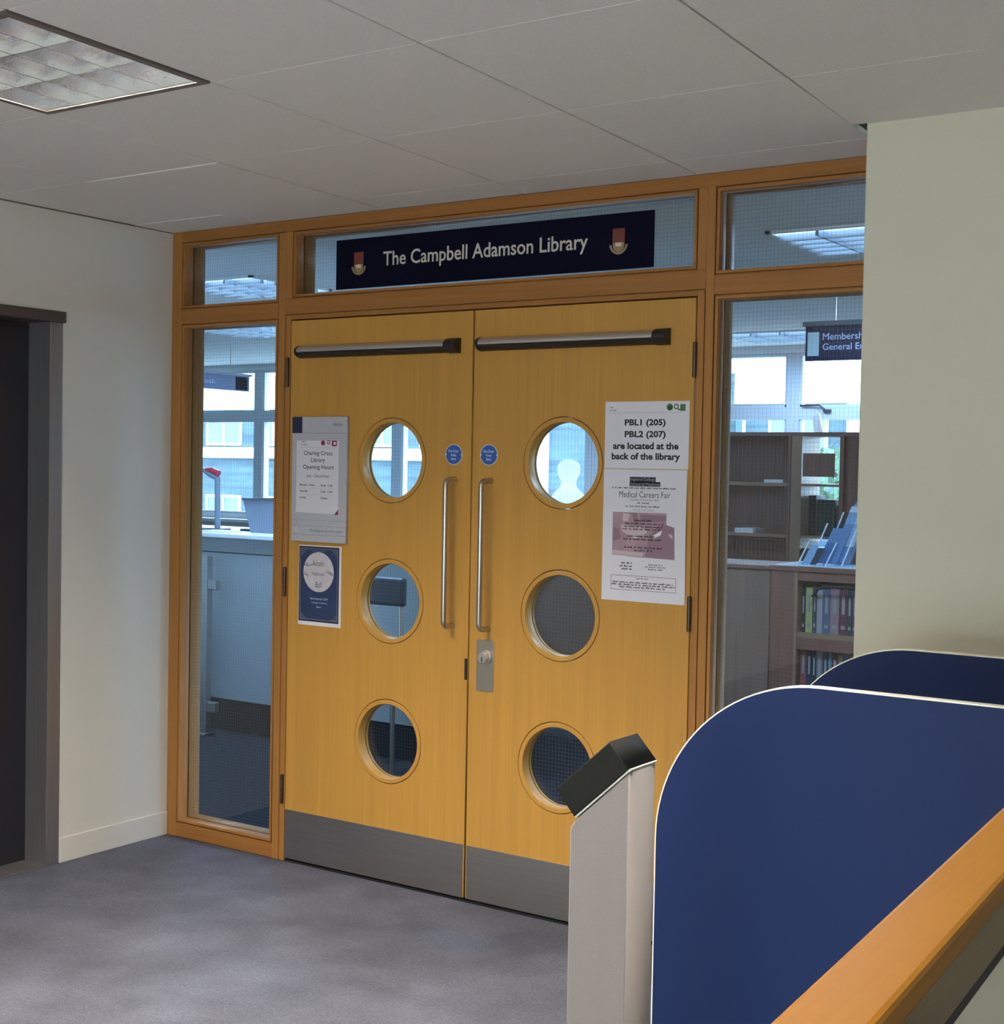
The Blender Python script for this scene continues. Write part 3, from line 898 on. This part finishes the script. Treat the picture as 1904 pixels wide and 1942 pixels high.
for n, (i, j) in enumerate(sorted(fixture_cells, key=lambda q: -q[1])):
    y0, y1 = gy[j], gy[j + 1]
    cy = (y0 + y1) / 2
    cx = (gx[i] + gx[i + 1]) / 2 + sk(cy)
    lab = 'lit louvred ceiling light at the upper left of the foyer' if n == 0 else 'unseen louvred ceiling light, added above or behind the viewer to light the foyer'
    louvre_light('ceiling_light', cx, cy, gx[i + 1] - gx[i], y1 - y0, lab, P_FIX, WARM, 'louvred foyer lights', 25.0, sk(1.0))
for x, y, lab in ((-0.89, 1.35, 'library ceiling light seen through the small pane over the left sidelight'), (2.36, 1.34, 'library ceiling light seen through the pane over the right sidelight'),
                  (-2.53, 3.06, 'library ceiling light at the top of the left sidelight'), (0.56, 4.81, 'library ceiling light above the far brown bookcases, left of the hanging sign'), (1.20, 4.81, 'library ceiling light partly behind the hanging enquiries sign')):
    t = thing('library_light', (x, y, H), lab, 'ceiling light', group='louvred library lights')
    fr = MB()
    a = 0.298
    for q in ((-a, a, -a, -a + .02), (-a, a, a - .02, a), (-a, -a + .02, -a, a), (a - .02, a, -a, a)):
        fr.box(x + q[0], x + q[1], y + q[2], y + q[3], H - 0.010, H - 0.0005)
    fr.build('light_frame', mat('library_fitting_frame', (240, 244, 248), 0.4), t)
    bl = MB()
    for k in range(1, 3):
        xx = x - a + 2 * a * k / 3
        bl.box(xx - .006, xx + .006, y - a + .02, y + a - .02, H - 0.028, H - 0.002)
    for k in range(1, 6):
        yy = y - a + 2 * a * k / 6
        bl.box(x - a + .02, x + a - .02, yy - .012, yy + .012, H - 0.028, H - 0.002)
    bl.build('louvre', mat('library_louvre', (190, 200, 210), 0.3, 0.7), t)
    B(x - a + .02, x + a - .02, y - a + .02, y + a - .02, H - 0.0015, H - 0.0008).build('diffuser', LIBDIFF, t)
    o = area('library_light_lamp', (x, y, H - 0.03), (0, 0, 0), 0.5, 0.5, P_FIX_LIB * (0.3 if y > 4 else 1.0), COOL, 170)
    o.parent = t
    o.matrix_parent_inverse = t.matrix_world.inverted()

# ------------------------------------------------------------ grey reader post
t = thing('reader_post', (3.145, -1.976, 0), 'grey-beige square post with a slanted top and black head, beside the blue carrel', 'post')
prof = [(3.0895, 0.0), (3.195, 0.0), (3.195, 1.024), (3.191, 1.021), (3.098, 0.935), (3.0895, 0.922)]
plate('post_body', [prof], -2.02, -1.934, POSTG, t, 0.003)
dx, dz = 0.0955, 0.0875
L_ = math.hypot(dx, dz)
ux, uz = dx / L_, dz / L_
nx_, nz_ = -uz, ux
p0 = (3.1000, 0.9395)
hd = [(p0[0], p0[1]), (p0[0] + ux * 0.1305, p0[1] + uz * 0.1305)]
th = 0.052
hp = [hd[0], hd[1], (hd[1][0] + nx_ * th, hd[1][1] + nz_ * th), (hd[0][0] + nx_ * th, hd[0][1] + nz_ * th)]
plate('reader_head', [[(a + nx_ * 0.003, b + nz_ * 0.003) for a, b in hp]], -2.022, -1.929, HEADB, t, 0.002)
plate('head_gasket', [[hd[0], hd[1], (hd[1][0] + nx_ * 0.0028, hd[1][1] + nz_ * 0.0028), (hd[0][0] + nx_ * 0.0028, hd[0][1] + nz_ * 0.0028)]], -2.0195, -1.9305, EDGE, t)

# ------------------------------------------------------------ blue carrel screens
def carrel(name, xl, xr, y, top, r, label):
    t = thing(name, ((xl + xr) / 2, y, 0), label, 'carrel panel', group='blue carrel panels')
    pts = [(xl, 0.0), (xr, 0.0), (xr, top)]
    for k in range(25):
        a = PI / 2 + PI / 2 * k / 24
        pts.append((xl + r + r * math.cos(a), top - r + r * math.sin(a)))
    th = 0.022
    e = 0.0025
    inner = [(xl + e, 0.0005), (xr - e, 0.0005), (xr - e, top - e)]
    for k in range(25):
        a = PI / 2 + PI / 2 * k / 24
        inner.append((xl + r + (r - e) * math.cos(a), top - r + (r - e) * math.sin(a)))
    plate('panel_face', [inner], y, y + th, BLUEP, t)
    plate('edge_strip', [pts, inner], y + 0.0004, y + th - 0.0004, EDGE, t)
    return t
carrel('carrel_panel', 2.966, 3.765, -1.49, 1.103, 0.325, 'nearer navy blue panel with a rounded corner and cream edge, behind the oak handrail')
carrel('carrel_panel', 2.925, 3.765, -0.82, 1.103, 0.325, 'farther navy blue panel with a rounded corner, in front of the right cream wall')

# ------------------------------------------------------------ handrail
t = thing('handrail', (3.82, -2.4, 0), 'wide oak handrail running along the stair edge at the lower right', 'handrail')
ang = Matrix.Translation((3.8115, -2.5, 0)) @ Matrix.Rotation(math.radians(2.8), 4, 'Z')
def RB(x0, x1, z0, z1, n, m, bev):
    o = MB().box(x0, x1, -1.2, 2.12, z0, z1, ang).build(n, m, t, bevel=bev)
    return o
RB(-0.032, 0.040, 1.030, 1.060, 'rail_cap', RAILW, 0.006)
RB(-0.022, 0.036, 0.975, 1.030, 'rail_side', RAILS, 0.004)
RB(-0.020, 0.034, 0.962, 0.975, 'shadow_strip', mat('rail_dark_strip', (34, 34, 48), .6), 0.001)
tag(MB().box(-0.012, 0.030, -1.2, 2.12, 0.0, 0.962, ang).build('wall_balustrade', mat('balustrade_white', (240, 240, 226), .7)), 'white balustrade wall below the oak handrail', 'balustrade', kind='structure')

# ------------------------------------------------------------ library: counter and what stands on it
t = thing('service_counter', (-1.4, 2.0, 0), 'pale grey service counter behind the left sidelight', 'counter')
B(-3.4, 0.25, 1.66, 2.35, 1.080, 1.104).build('counter_top', COUNTERTOP, t, bevel=0.003)
B(-3.38, 0.23, 1.69, 2.32, 1.001, 1.080).build('upper_panel', COUNTER, t)
B(-3.38, 0.23, 1.700, 2.32, 0.994, 1.001).build('shadow_gap', BLACK, t)
B(-3.38, 0.23, 1.69, 2.32, 0.187, 0.994).build('front_panel', COUNTER, t)
B(-3.36, 0.21, 1.74, 2.30, 0.0, 0.187).build('plinth', PLINTH, t)

t = thing('gate_post', (-1.41, 1.585, 0), 'steel gate post with two small glass clamps in front of the grey counter', 'post')
B(-1.441, -1.379, 1.556, 1.60, 0.012, 0.985).build('post_shaft', STEEL, t, bevel=0.004)
B(-1.475, -1.365, 1.535, 1.62, 0.0, 0.012).build('base_plate', SATIN, t, bevel=0.003)
for z in (0.80, 0.13):
    B(-1.379, -1.318, 1.56, 1.60, z, z + 0.055).build('glass_clamp', SATIN, t, bevel=0.005)

t = thing('self_service_stand', (-1.70, 1.95, 1.104), 'grey upright stand with a red tip on the counter, seen in the left sidelight', 'stand')
B(-1.76, -1.64, 1.91, 2.0, 1.104, 1.114).build('stand_base', DKGREY, t, bevel=0.003)
MB().tube([(-1.70, 1.95, 1.11), (-1.705, 1.95, 1.41)], 0.017, 12).build('stand_pole', MIDGREY, t, smooth=50)
mb = MB().tube([(-1.98, 1.95, 1.485), (-1.85, 1.95, 1.462), (-1.76, 1.95, 1.425), (-1.705, 1.95, 1.405)], [.006, .010, .020, .016], 10)
mb.build('stand_arm', MIDGREY, t, smooth=60)
MB().tube([(-1.80, 1.949, 1.449), (-1.75, 1.949, 1.447), (-1.695, 1.949, 1.432)], [.012, .02, .018], 10).build('red_tip', REDPLAST, t, smooth=60)
t = thing('desk_lamp', (-1.78, 1.86, 1.104), 'curved dark grey tube lamp on the counter, left of the red-tipped stand', 'lamp')
pts = [(-1.77, 1.86, 1.112)]
for k in range(9):
    a = k / 8 * PI * 0.5
    pts.append((-1.77 - 0.13 + 0.13 * math.cos(a), 1.86, 1.17 + 0.13 * math.sin(a)))
pts.append((-2.0, 1.86, 1.30))
MB().tube(pts, 0.021, 12).build('lamp_arm', DKGREY, t, smooth=60)
MB().cyl((-1.77, 1.86, 1.104), (-1.77, 1.86, 1.116), 0.05, 24).build('lamp_base', DKGREY, t, smooth=40)

t = thing('counter_tub', (-1.25, 1.95, 1.104), 'blue-grey tapered tub standing on the counter, right edge of the left sidelight', 'tub')
mb = MB()
n = 24
def tub(r0, r1, z0, z1):
    return [[(-1.25 + a * sx_, 1.97 + b * sy_, zz) for sx_, sy_ in ((-1, -1), (1, -1), (1, 1), (-1, 1))] for a, b, zz in ((r0, r0, z0), (r1, r1, z1))]
lo, hi = tub(0.105, 0.138, 1.1045, 1.295)
b0 = len(mb.v)
mb.v += lo + hi
mb.f += [(0, 3, 2, 1)] + [(i, (i + 1) % 4, 4 + (i + 1) % 4, 4 + i) for i in range(4)]
mb.build('tub_body', MIDGREY, t)
mb = MB()
for a in ((-.142, .142, -.142, -.132), (-.142, .142, .132, .142), (-.142, -.132, -.132, .132), (.132, .142, -.132, .132)):
    mb.box(-1.25 + a[0], -1.25 + a[1], 1.97 + a[2], 1.97 + a[3], 1.288, 1.298)
mb.build('tub_rim', DKGREY, t)
t = thing('paper_pad', (-1.5, 1.80, 1.104), 'flat white pad lying on the counter, left of the tub', 'pad')
B(-1.62, -1.42, 1.72, 1.86, 1.1042, 1.112).build('pad_sheets', WHITE, t)
t = thing('pen_tray', (-1.44, 1.99, 1.104), 'small black tray on the counter, beside the white pad', 'tray')
B(-1.535, -1.455, 1.96, 2.02, 1.1042, 1.118).build('tray_body', BLACK, t, bevel=0.006)

# chair in front of the counter
t = thing('desk_chair', (0.0, 1.12, 0), 'black chair in front of the counter, seen through the middle left porthole', 'chair')
B(-0.25, 0.175, 1.30, 1.335, 0.83, 0.968).build('backrest', DKGREY, t, bevel=0.02, seg=3)
B(-0.24, 0.165, 0.92, 1.30, 0.44, 0.49).build('seat', BLACK, t, bevel=0.02, seg=3)
for xx in (-0.21, 0.135):
    MB().tube([(xx, 1.33, 0.88), (xx + 0.02, 1.31, 0.68), (xx + 0.02, 1.25, 0.46)], 0.011, 10).build('back_post', SATIN, t, smooth=50)
for xx in (-0.22, 0.145):
    for yy in (0.94, 1.27):
        MB().tube([(xx, yy, 0.44), (xx, yy, 0.0)], 0.012, 10).build('leg', SATIN, t, smooth=50)

# brown display board
t = thing('display_board', (0.08, 3.0, 0), 'brown board standing in the library, seen through the middle right porthole', 'board')
B(-0.5, 0.55, 3.0, 3.03, 0.12, 1.14).build('board_panel', mat('board_brown', (94, 68, 54), .6, noise=(5, .08)), t, bevel=0.003)
for xx in (-0.45, 0.46):
    B(xx, xx + 0.04, 2.88, 3.15, 0.0, 0.03).build('foot', BLACK, t)
    B(xx, xx + 0.04, 3.0005, 3.03, 0.03, 0.12).build('leg', BLACK, t)
B(-0.13, 0.0, 2.9975, 2.9995, 0.885, 0.935).build('blue_label', DBLUE, t)

# low bookcase with books (right sidelight)
YL0 = 3.0
t = thing('low_bookcase', (1.9, 3.2, 0), 'low brown bookcase with two visible rows of books, right sidelight', 'bookcase')
B(1.285, 2.72, YL0 - 0.01, YL0 + 0.36, 0.985, 1.010).build('top_board', DARKWOOD, t, bevel=0.002)
B(1.29, 1.44, YL0, YL0 + 0.35, 0.0, 0.985).build('side_panel', DARKWOOD, t, bevel=0.002)
B(2.56, 2.71, YL0, YL0 + 0.35, 0.0, 0.985).build('side_panel', DARKWOOD, t, bevel=0.002)
B(1.425, 1.44, YL0 - 0.006, YL0, 0.0, 0.985).build('lipping', DARKWOOD2, t)
B(1.44, 2.56, YL0 + 0.33, YL0 + 0.35, 0.0, 0.985).build('back_board', mat('bookcase_back_dark', (46, 36, 34), .6), t)
B(1.44, 2.56, YL0, YL0 + 0.03, 0.938, 0.985).build('fascia', DARKWOOD, t)
MB().tube([(1.52, 3.10, 0.86), (1.525, 2.99, 0.862), (1.54, 2.984, 0.875), (1.56, 2.984, 0.905), (1.585, 2.984, 0.916), (2.45, 2.984, 0.916), (2.48, 2.99, 0.90), (2.48, 3.10, 0.86)], 0.007, 10).build('support_rail', BLACK, t, smooth=60)
for z in (0.655, 0.33, 0.06):
    B(1.44, 2.56, YL0 + 0.003, YL0 + 0.33, z - 0.012, z + 0.012).build('shelf', DARKWOOD2, t)
    B(1.44, 2.56, YL0 + 0.001, YL0 + 0.02, z - 0.075, z - 0.012).build('fascia', DARKWOOD, t)
book_colors = {'pale yellow-green': (170, 176, 110), 'black': (30, 30, 34), 'pale grey': (150, 146, 150), 'slate blue': (76, 94, 116), 'dusty pink': (150, 112, 118), 'maroon': (96, 44, 52), 'dark green': (44, 60, 54),
               'brick red': (150, 76, 70), 'navy': (44, 52, 80), 'charcoal': (52, 54, 60), 'teal': (84, 132, 146), 'plum': (86, 58, 80), 'tan': (150, 130, 100), 'steel grey': (110, 116, 124)}
def book(name, x0, w, d, h, z, colr, label, group):
    b = thing(name, (x0 + w / 2, YL0 + 0.06, z), label, 'book', group)
    m = mat('book_' + colr.replace(' ', '_').replace('-', '_'), book_colors[colr], 0.6)
    mb = MB().box(x0, x0 + 0.003, YL0 + 0.045, YL0 + 0.045 + d, z, z + h).box(x0 + w - 0.003, x0 + w, YL0 + 0.045, YL0 + 0.045 + d, z, z + h).box(x0 + 0.003, x0 + w - 0.003, YL0 + 0.045, YL0 + 0.05, z, z + h)
    mb.build('cover', m, b)
    B(x0 + 0.003, x0 + w - 0.003, YL0 + 0.05, YL0 + 0.042 + d, z + 0.004, z + h - 0.004).build('pages', mat('book_pages', (206, 200, 186), .8), b)
    quads([(x0 + w * .25, x0 + w * .75, z + h * .12, z + h * .2), (x0 + w * .3, x0 + w * .7, z + h * .45, z + h * .85)], YL0 + 0.0445).build('spine_print', mat('spine_print_pale', (150, 148, 140), .7), b)
x = 1.445
row = [('black', .022, .22), ('pale yellow-green', .037, .235), ('charcoal', .022, .245), ('pale grey', .032, .225), ('slate blue', .038, .23), ('dusty pink', .048, .238), ('maroon', .042, .235), ('dark green', .024, .228), ('plum', .03, .232)]
for k, (c_, w_, h_) in enumerate(row):
    book('book', x, w_ - 0.001, 0.17, h_, 0.667, c_, '%s book on the upper shelf of the low bookcase in the right sidelight' % c_, 'books on the upper bookcase shelf')
    x += w_ + 0.001
x = 1.445
row = [('brick red', .034, .262), ('navy', .03, .258), ('black', .022, .25), ('steel grey', .034, .252), ('charcoal', .028, .245), ('teal', .018, .25), ('maroon', .034, .248), ('tan', .022, .24), ('slate blue', .03, .246), ('dark green', .03, .24), ('plum', .03, .24)]
for k, (c_, w_, h_) in enumerate(row):
    book('book', x, w_ - 0.001, 0.17, h_ - 0.02, 0.342, c_, '%s book on the lower shelf of the low bookcase, above the blue panels' % c_, 'books on the lower bookcase shelf')
    x += w_ + 0.001

t = thing('side_unit', (1.1, 3.1, 0), 'plain brown cupboard end left of the low bookcase in the right sidelight', 'cupboard')
B(0.72, 1.28, YL0 + 0.01, YL0 + 0.40, 0.0, 0.985).build('cupboard_body', mat('walnut_grey', (128, 98, 80), .5, grain=[((30, 30, 1.2), 0.1)]), t, bevel=0.002)
B(0.70, 1.283, YL0 - 0.005, YL0 + 0.41, 0.985, 1.005).build('cupboard_top', DARKWOOD, t, bevel=0.002)

# leaflet holder on the low bookcase
t = thing('leaflet_holder', (1.62, 3.1, 1.01), 'tiered clear leaflet holder with leaflets on the low bookcase', 'leaflet holder')
def SH(px0, px1, z0, z1, lean, y, n, m, th=0.004):
    mb = MB()
    mb.prism([(px0, y, z0), (px1, y, z0), (px1 + lean, y + 0.05, z1), (px0 + lean, y + 0.05, z1)], (0, th, 0))
    mb.build(n, m, t)
B(1.42, 1.80, 3.03, 3.28, 1.0105, 1.016).build('holder_base', ACRYLE, t)
for lx, wd, zz, zt, lean, yy in ((1.42, .15, 1.016, 1.14, .04, 3.04), (1.465, .17, 1.016, 1.235, .07, 3.10), (1.51, .19, 1.016, 1.295, .09, 3.16)):
    SH(lx, lx + wd, zz, zt, lean, yy, 'pocket', ACRYL)
    for ex in (lx, lx + wd):
        MB().tube([(ex, yy, zz), (ex + lean, yy + 0.05, zt)], 0.004, 6).build('pocket_edge', ACRYLE, t)
SH(1.435, 1.475, 1.02, 1.12, .034, 3.052, 'leaflet', mat('leaflet_pale', (200, 212, 224), .6))
SH(1.478, 1.512, 1.02, 1.105, .03, 3.058, 'leaflet', mat('leaflet_dark', (44, 50, 66), .6))
SH(1.50, 1.60, 1.03, 1.21, .06, 3.118, 'leaflet', mat('leaflet_slate', (150, 168, 196), .6))
SH(1.535, 1.61, 1.03, 1.325, .10, 3.18, 'leaflet', mat('leaflet_grey_blue', (206, 216, 230), .6))
SH(1.622, 1.668, 1.115, 1.345, .075, 3.174, 'leaflet', WHITE)
MB().prism([(1.53, 3.26, 1.0165), (1.62, 3.26, 1.0165), (1.735, 3.262, 1.33), (1.80, 3.262, 1.395), (1.745, 3.262, 1.41), (1.68, 3.262, 1.385), (1.61, 3.262, 1.30)], (0, .004, 0)).build('back_support', mat('acrylic_smoky_blue', (150, 166, 186), .2), t)
t = thing('paper_stack', (1.37, 3.1, 1.01), 'thin white paper lying on the low bookcase, left of the leaflet holder', 'paper')
mb = MB().prism([(1.30, 3.02, 1.0105), (1.43, 3.02, 1.0105), (1.43, 3.02, 1.032), (1.415, 3.02, 1.032), (1.30, 3.02, 1.0145)], (0, .2, 0))
mb.build('sheets', WHITE, t)

# tall bookcase against the far windows
YT = 4.7
t = thing('tall_bookcase', (0.7, 4.9, 0), 'tall dark brown bookcase in front of the far windows, right sidelight', 'bookcase')
B(-0.02, 1.62, YT, YT + 0.32, 1.735, 1.760).build('top_board', DARKWOOD, t)
for a, b, m_ in ((-0.02, 0.01, DARKWOOD), (0.665, 0.685, DARKWOOD), (0.69, 0.762, DARKWOOD2), (1.015, 1.04, DARKWOOD), (1.60, 1.62, DARKWOOD)):
    B(a, b, YT, YT + 0.32, 0.0, 1.735).build('upright', m_, t)
B(0.01, 0.665, YT + 0.29, YT + 0.31, 0.0, 1.735).build('back_board', DARKWOOD, t)
B(1.04, 1.60, YT + 0.03, YT + 0.05, 0.0, 1.735).build('back_board', DARKWOOD, t)
for z in (1.42, 1.085, 0.75, 0.4, 0.06):
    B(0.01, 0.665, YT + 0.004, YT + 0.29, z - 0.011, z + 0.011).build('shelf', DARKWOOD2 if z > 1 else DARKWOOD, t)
    B(0.762, 1.015, YT + 0.004, YT + 0.29, z - 0.008, z + 0.008).build('shelf', DARKWOOD2, t)
B(0.762, 1.015, YT + 0.04, YT + 0.06, 0.0, 1.01).build('lower_panel', DARKWOOD, t)
B(0.77, 0.985, YT - 0.004, YT + 0.0, 1.475, 1.625).build('sign_back', DARKWOOD, t)
for (a, b, z, hh, lab) in ((0.50, 0.63, 1.431, 0.02, 'white papers on the upper shelf of the tall bookcase'), (0.30, 0.43, 1.096, 0.03, 'pale papers on the middle shelf of the tall bookcase, left end'), (0.47, 0.62, 0.761, 0.022, 'white papers on a low shelf of the tall bookcase')):
    t2 = thing('shelf_papers', ((a + b) / 2, YT + 0.12, z), lab, 'papers', 'papers in the tall bookcase')
    B(a, b, YT + 0.01, YT + 0.22, z + 0.0003, z + hh).build('sheets', WHITE, t2)
for k, (a, w_, h_, z, c_) in enumerate(((0.775, 0.05, 0.26, 1.093, 'black'), (0.835, 0.12, 0.235, 1.093, 'dark green'), (0.965, 0.035, 0.2, 1.093, 'charcoal'))):
    t2 = thing('box_file', (a + w_ / 2, YT + 0.15, z), '%s file standing in the open bay of the tall bookcase' % c_, 'file', 'files in the tall bookcase')
    B(a, a + w_, YT + 0.10, YT + 0.27, z + 0.0005, z + h_).build('file_body', mat('book_' + c_.replace(' ', '_'), book_colors[c_], 0.6), t2, bevel=0.004)
t2 = thing('white_card', (1.02, 4.75, 1.76), 'small tilted white card standing on top of the tall bookcase', 'card')
mb = MB().prism([(0.80, 4.80, 1.7605), (0.86, 4.80, 1.7605), (0.83, 4.80, 1.885), (0.785, 4.80, 1.868)], (0, .02, 0))
mb.build('card_sheet', WHITE, t2)

# hanging signs
t = thing('hanging_sign', (2.0, 2.1, H), 'navy hanging sign reading Membership General Enquiries, right sidelight', 'sign')
B(1.812, 2.62, 2.095, 2.107, 1.996, 2.150).build('sign_board', mat('hanging_sign_navy', (24, 26, 44), .7, spec=.1), t)
B(1.80, 2.64, 2.085, 2.117, 2.150, 2.172).build('hanger_bar', DKGREY, t, bevel=0.003)
quads([(1.822, 1.876, 2.018, 2.124)], 2.0945).build('pale_square', mat('sign_pale_green_grey', (138, 152, 154), .6), t)
lettering([('Membership', 1.893, 2.108, 2.078, 2.118), ('General Enquiries', 1.893, 2.198, 2.034, 2.072)], 'lettering', mat('sign_grey_letters', (150, 160, 184), .6), t, 2.0945)
for xx in (1.95, 2.5):
    MB().cyl((xx, 2.101, 2.172), (xx, 2.101, H), 0.0025, 8).build('hanger_rod', SATIN, t)
t = thing('desk_sign', (-3.55, 3.5, H), 'navy hanging desk sign seen through the left sidelight, above the counter', 'sign')
B(-3.556, -3.544, 3.02, 4.10, 2.052, 2.168).build('sign_board', mat('hanging_sign_blue', (62, 78, 118), .5), t)
B(-3.566, -3.534, 3.0, 4.12, 2.168, 2.186).build('hanger_bar', MIDGREY, t)
XR = Matrix.Translation((-3.5435, 0, 0)) @ Matrix(((0, -1, 0, 0), (1, 0, 0, 0), (0, 0, 1, 0), (0, 0, 0, 1)))
lettering([('Service Desk', 3.28, 3.74, 2.095, 2.128)], 'lettering', mat('sign_grey_letters', (150, 160, 184), .6), t, 0.0, XR)
B(-3.5445, -3.543, 3.95, 4.08, 2.06, 2.16).build('dark_square', NAVY, t)
for yy in (3.2, 3.9):
    MB().cyl((-3.55, yy, 2.186), (-3.55, yy, H), 0.0025, 8).build('hanger_rod', SATIN, t)

# bust behind the upper right porthole, on a plinth by the window
t = thing('bust', (-1.26, 5.15, 1.15), 'white frosted head-and-shoulders figure by the window, upper right porthole', 'bust')
prof = [(0.0, 0.185), (0.06, 0.183), (0.10, 0.17), (0.135, 0.14), (0.165, 0.12), (0.185, 0.098), (0.205, 0.075), (0.225, 0.062), (0.255, 0.060), (0.28, 0.070), (0.31, 0.083), (0.345, 0.088), (0.375, 0.083), (0.40, 0.066), (0.416, 0.036), (0.42, 0.002)]
mb = MB()
n = 28
for zz, r in prof:
    for k in range(n):
        a = 2 * PI * k / n
        d_ = 0.62 if zz < 0.2 else 0.62 + 0.4 * min(1, (zz - 0.2) / 0.08)
        mb.v.append((-1.262 + r * math.cos(a), 5.15 + r * d_ * math.sin(a), 1.1505 + zz))
for i in range(len(prof) - 1):
    for k in range(n):
        mb.f.append((i * n + k, i * n + (k + 1) % n, (i + 1) * n + (k + 1) % n, (i + 1) * n + k))
mb.f.append(tuple(range(n))[::-1])
mb.f.append(tuple((len(prof) - 1) * n + k for k in range(n)))
mb.build('figure', FROST, t, smooth=70)
t = thing('plinth', (-1.26, 5.15, 0), 'dark brown plinth under the white bust', 'plinth')
B(-1.50, -1.02, 5.0, 5.30, 0.0, 0.03).build('plinth_base', DARKWOOD, t)
B(-1.48, -1.04, 5.02, 5.28, 0.03, 1.13).build('plinth_body', DARKWOOD, t)
B(-1.50, -1.02, 5.0, 5.30, 1.13, 1.15).build('plinth_top', DARKWOOD, t)

# ------------------------------------------------------------ outside
tag(B(-160, 60, 5.8, 140, -6.1, -6.0).build('ground_outside', TARMAC), 'pale ground outside the library windows', 'ground', kind='structure')
t = thing('office_block', (-40, 62, -6), 'pale brick office block with white bands beyond the library windows', 'building')
YO = 58.0
B(-95, -3.0, YO, YO + 12, -6, 6.2).build('brick_wall', BRICK, t)
for z0, z1 in ((1.85, 2.5), (4.75, 6.2)):
    B(-95, -2.9, YO - 0.25, YO, z0, z1).build('white_band', CONCRETE, t)
B(-95, -2.5, YO - 0.4, YO + 12.4, 6.2, 6.7).build('roof_edge', CONCRETE, t)
for k in range(22):
    x = -92 + k * 4.1
    for z0, z1 in ((2.5, 4.75), (-2.2, -0.3)):
        f = plate('window', [rect(x, x + 2.9, z0 + .1, z1 - .1), rect(x + .12, x + 1.38, z0 + .25, z1 - .25), rect(x + 1.52, x + 2.78, z0 + .25, z1 - .25)], YO - 0.12, YO + 0.02, CONCRETE, t)
        B(x + .1, x + 2.8, YO - 0.04, YO - 0.01, z0 + .2, z1 - .2).build('pane', OUTGLASS, f)
B(-37.5, -24, YO - 1.2, YO, -6, 6.2).build('brick_tower', BRICK, t)
for x in (-80, -35.3, -18):
    B(x, x + 1.6, YO - 1.5, YO, -6, 6.2).build('white_pier', CONCRETE, t)
t = thing('distant_block', (12, 110, -6), 'low pale building far beyond the right library window', 'building')
B(-10, 34, 108, 118, -6, 4.4).build('wall', CONCRETE, t)
B(-10.3, 34.3, 107.7, 118.3, 4.4, 4.8).build('roof', CONCRETE, t)
for k in range(12):
    B(-8 + k * 3.4, -6.4 + k * 3.4, 107.85, 107.99, 2.4, 3.7).build('window', OUTGLASS, t)
t = thing('tree', (-0.9, 9.4, -6), 'leafy tree outside the window, behind the tall bookcase', 'tree')
MB().tube([(-0.9, 9.4, -6), (-0.88, 9.42, -2), (-0.95, 9.4, 0.6)], [.16, .12, .05], 10).build('trunk', BARK, t, smooth=60)
mb = MB()
for k in range(4200):
    u, v, w_ = random.gauss(0, 1), random.gauss(0, 1), random.gauss(0, 1)
    L_ = math.sqrt(u * u + v * v + w_ * w_)
    rr = random.uniform(.35, 1.0) ** .5
    c = Vector((-0.9 + 1.9 * rr * u / L_, 9.4 + 1.3 * rr * v / L_, -0.05 + 1.9 * rr * w_ / L_))
    a = Vector((random.gauss(0, 1), random.gauss(0, 1), random.gauss(0, 1))).normalized() * 0.10
    b = a.orthogonal().normalized() * 0.055
    mb.poly([c - a, c + b, c + a, c - b])
mb.build('foliage', LEAF, t)
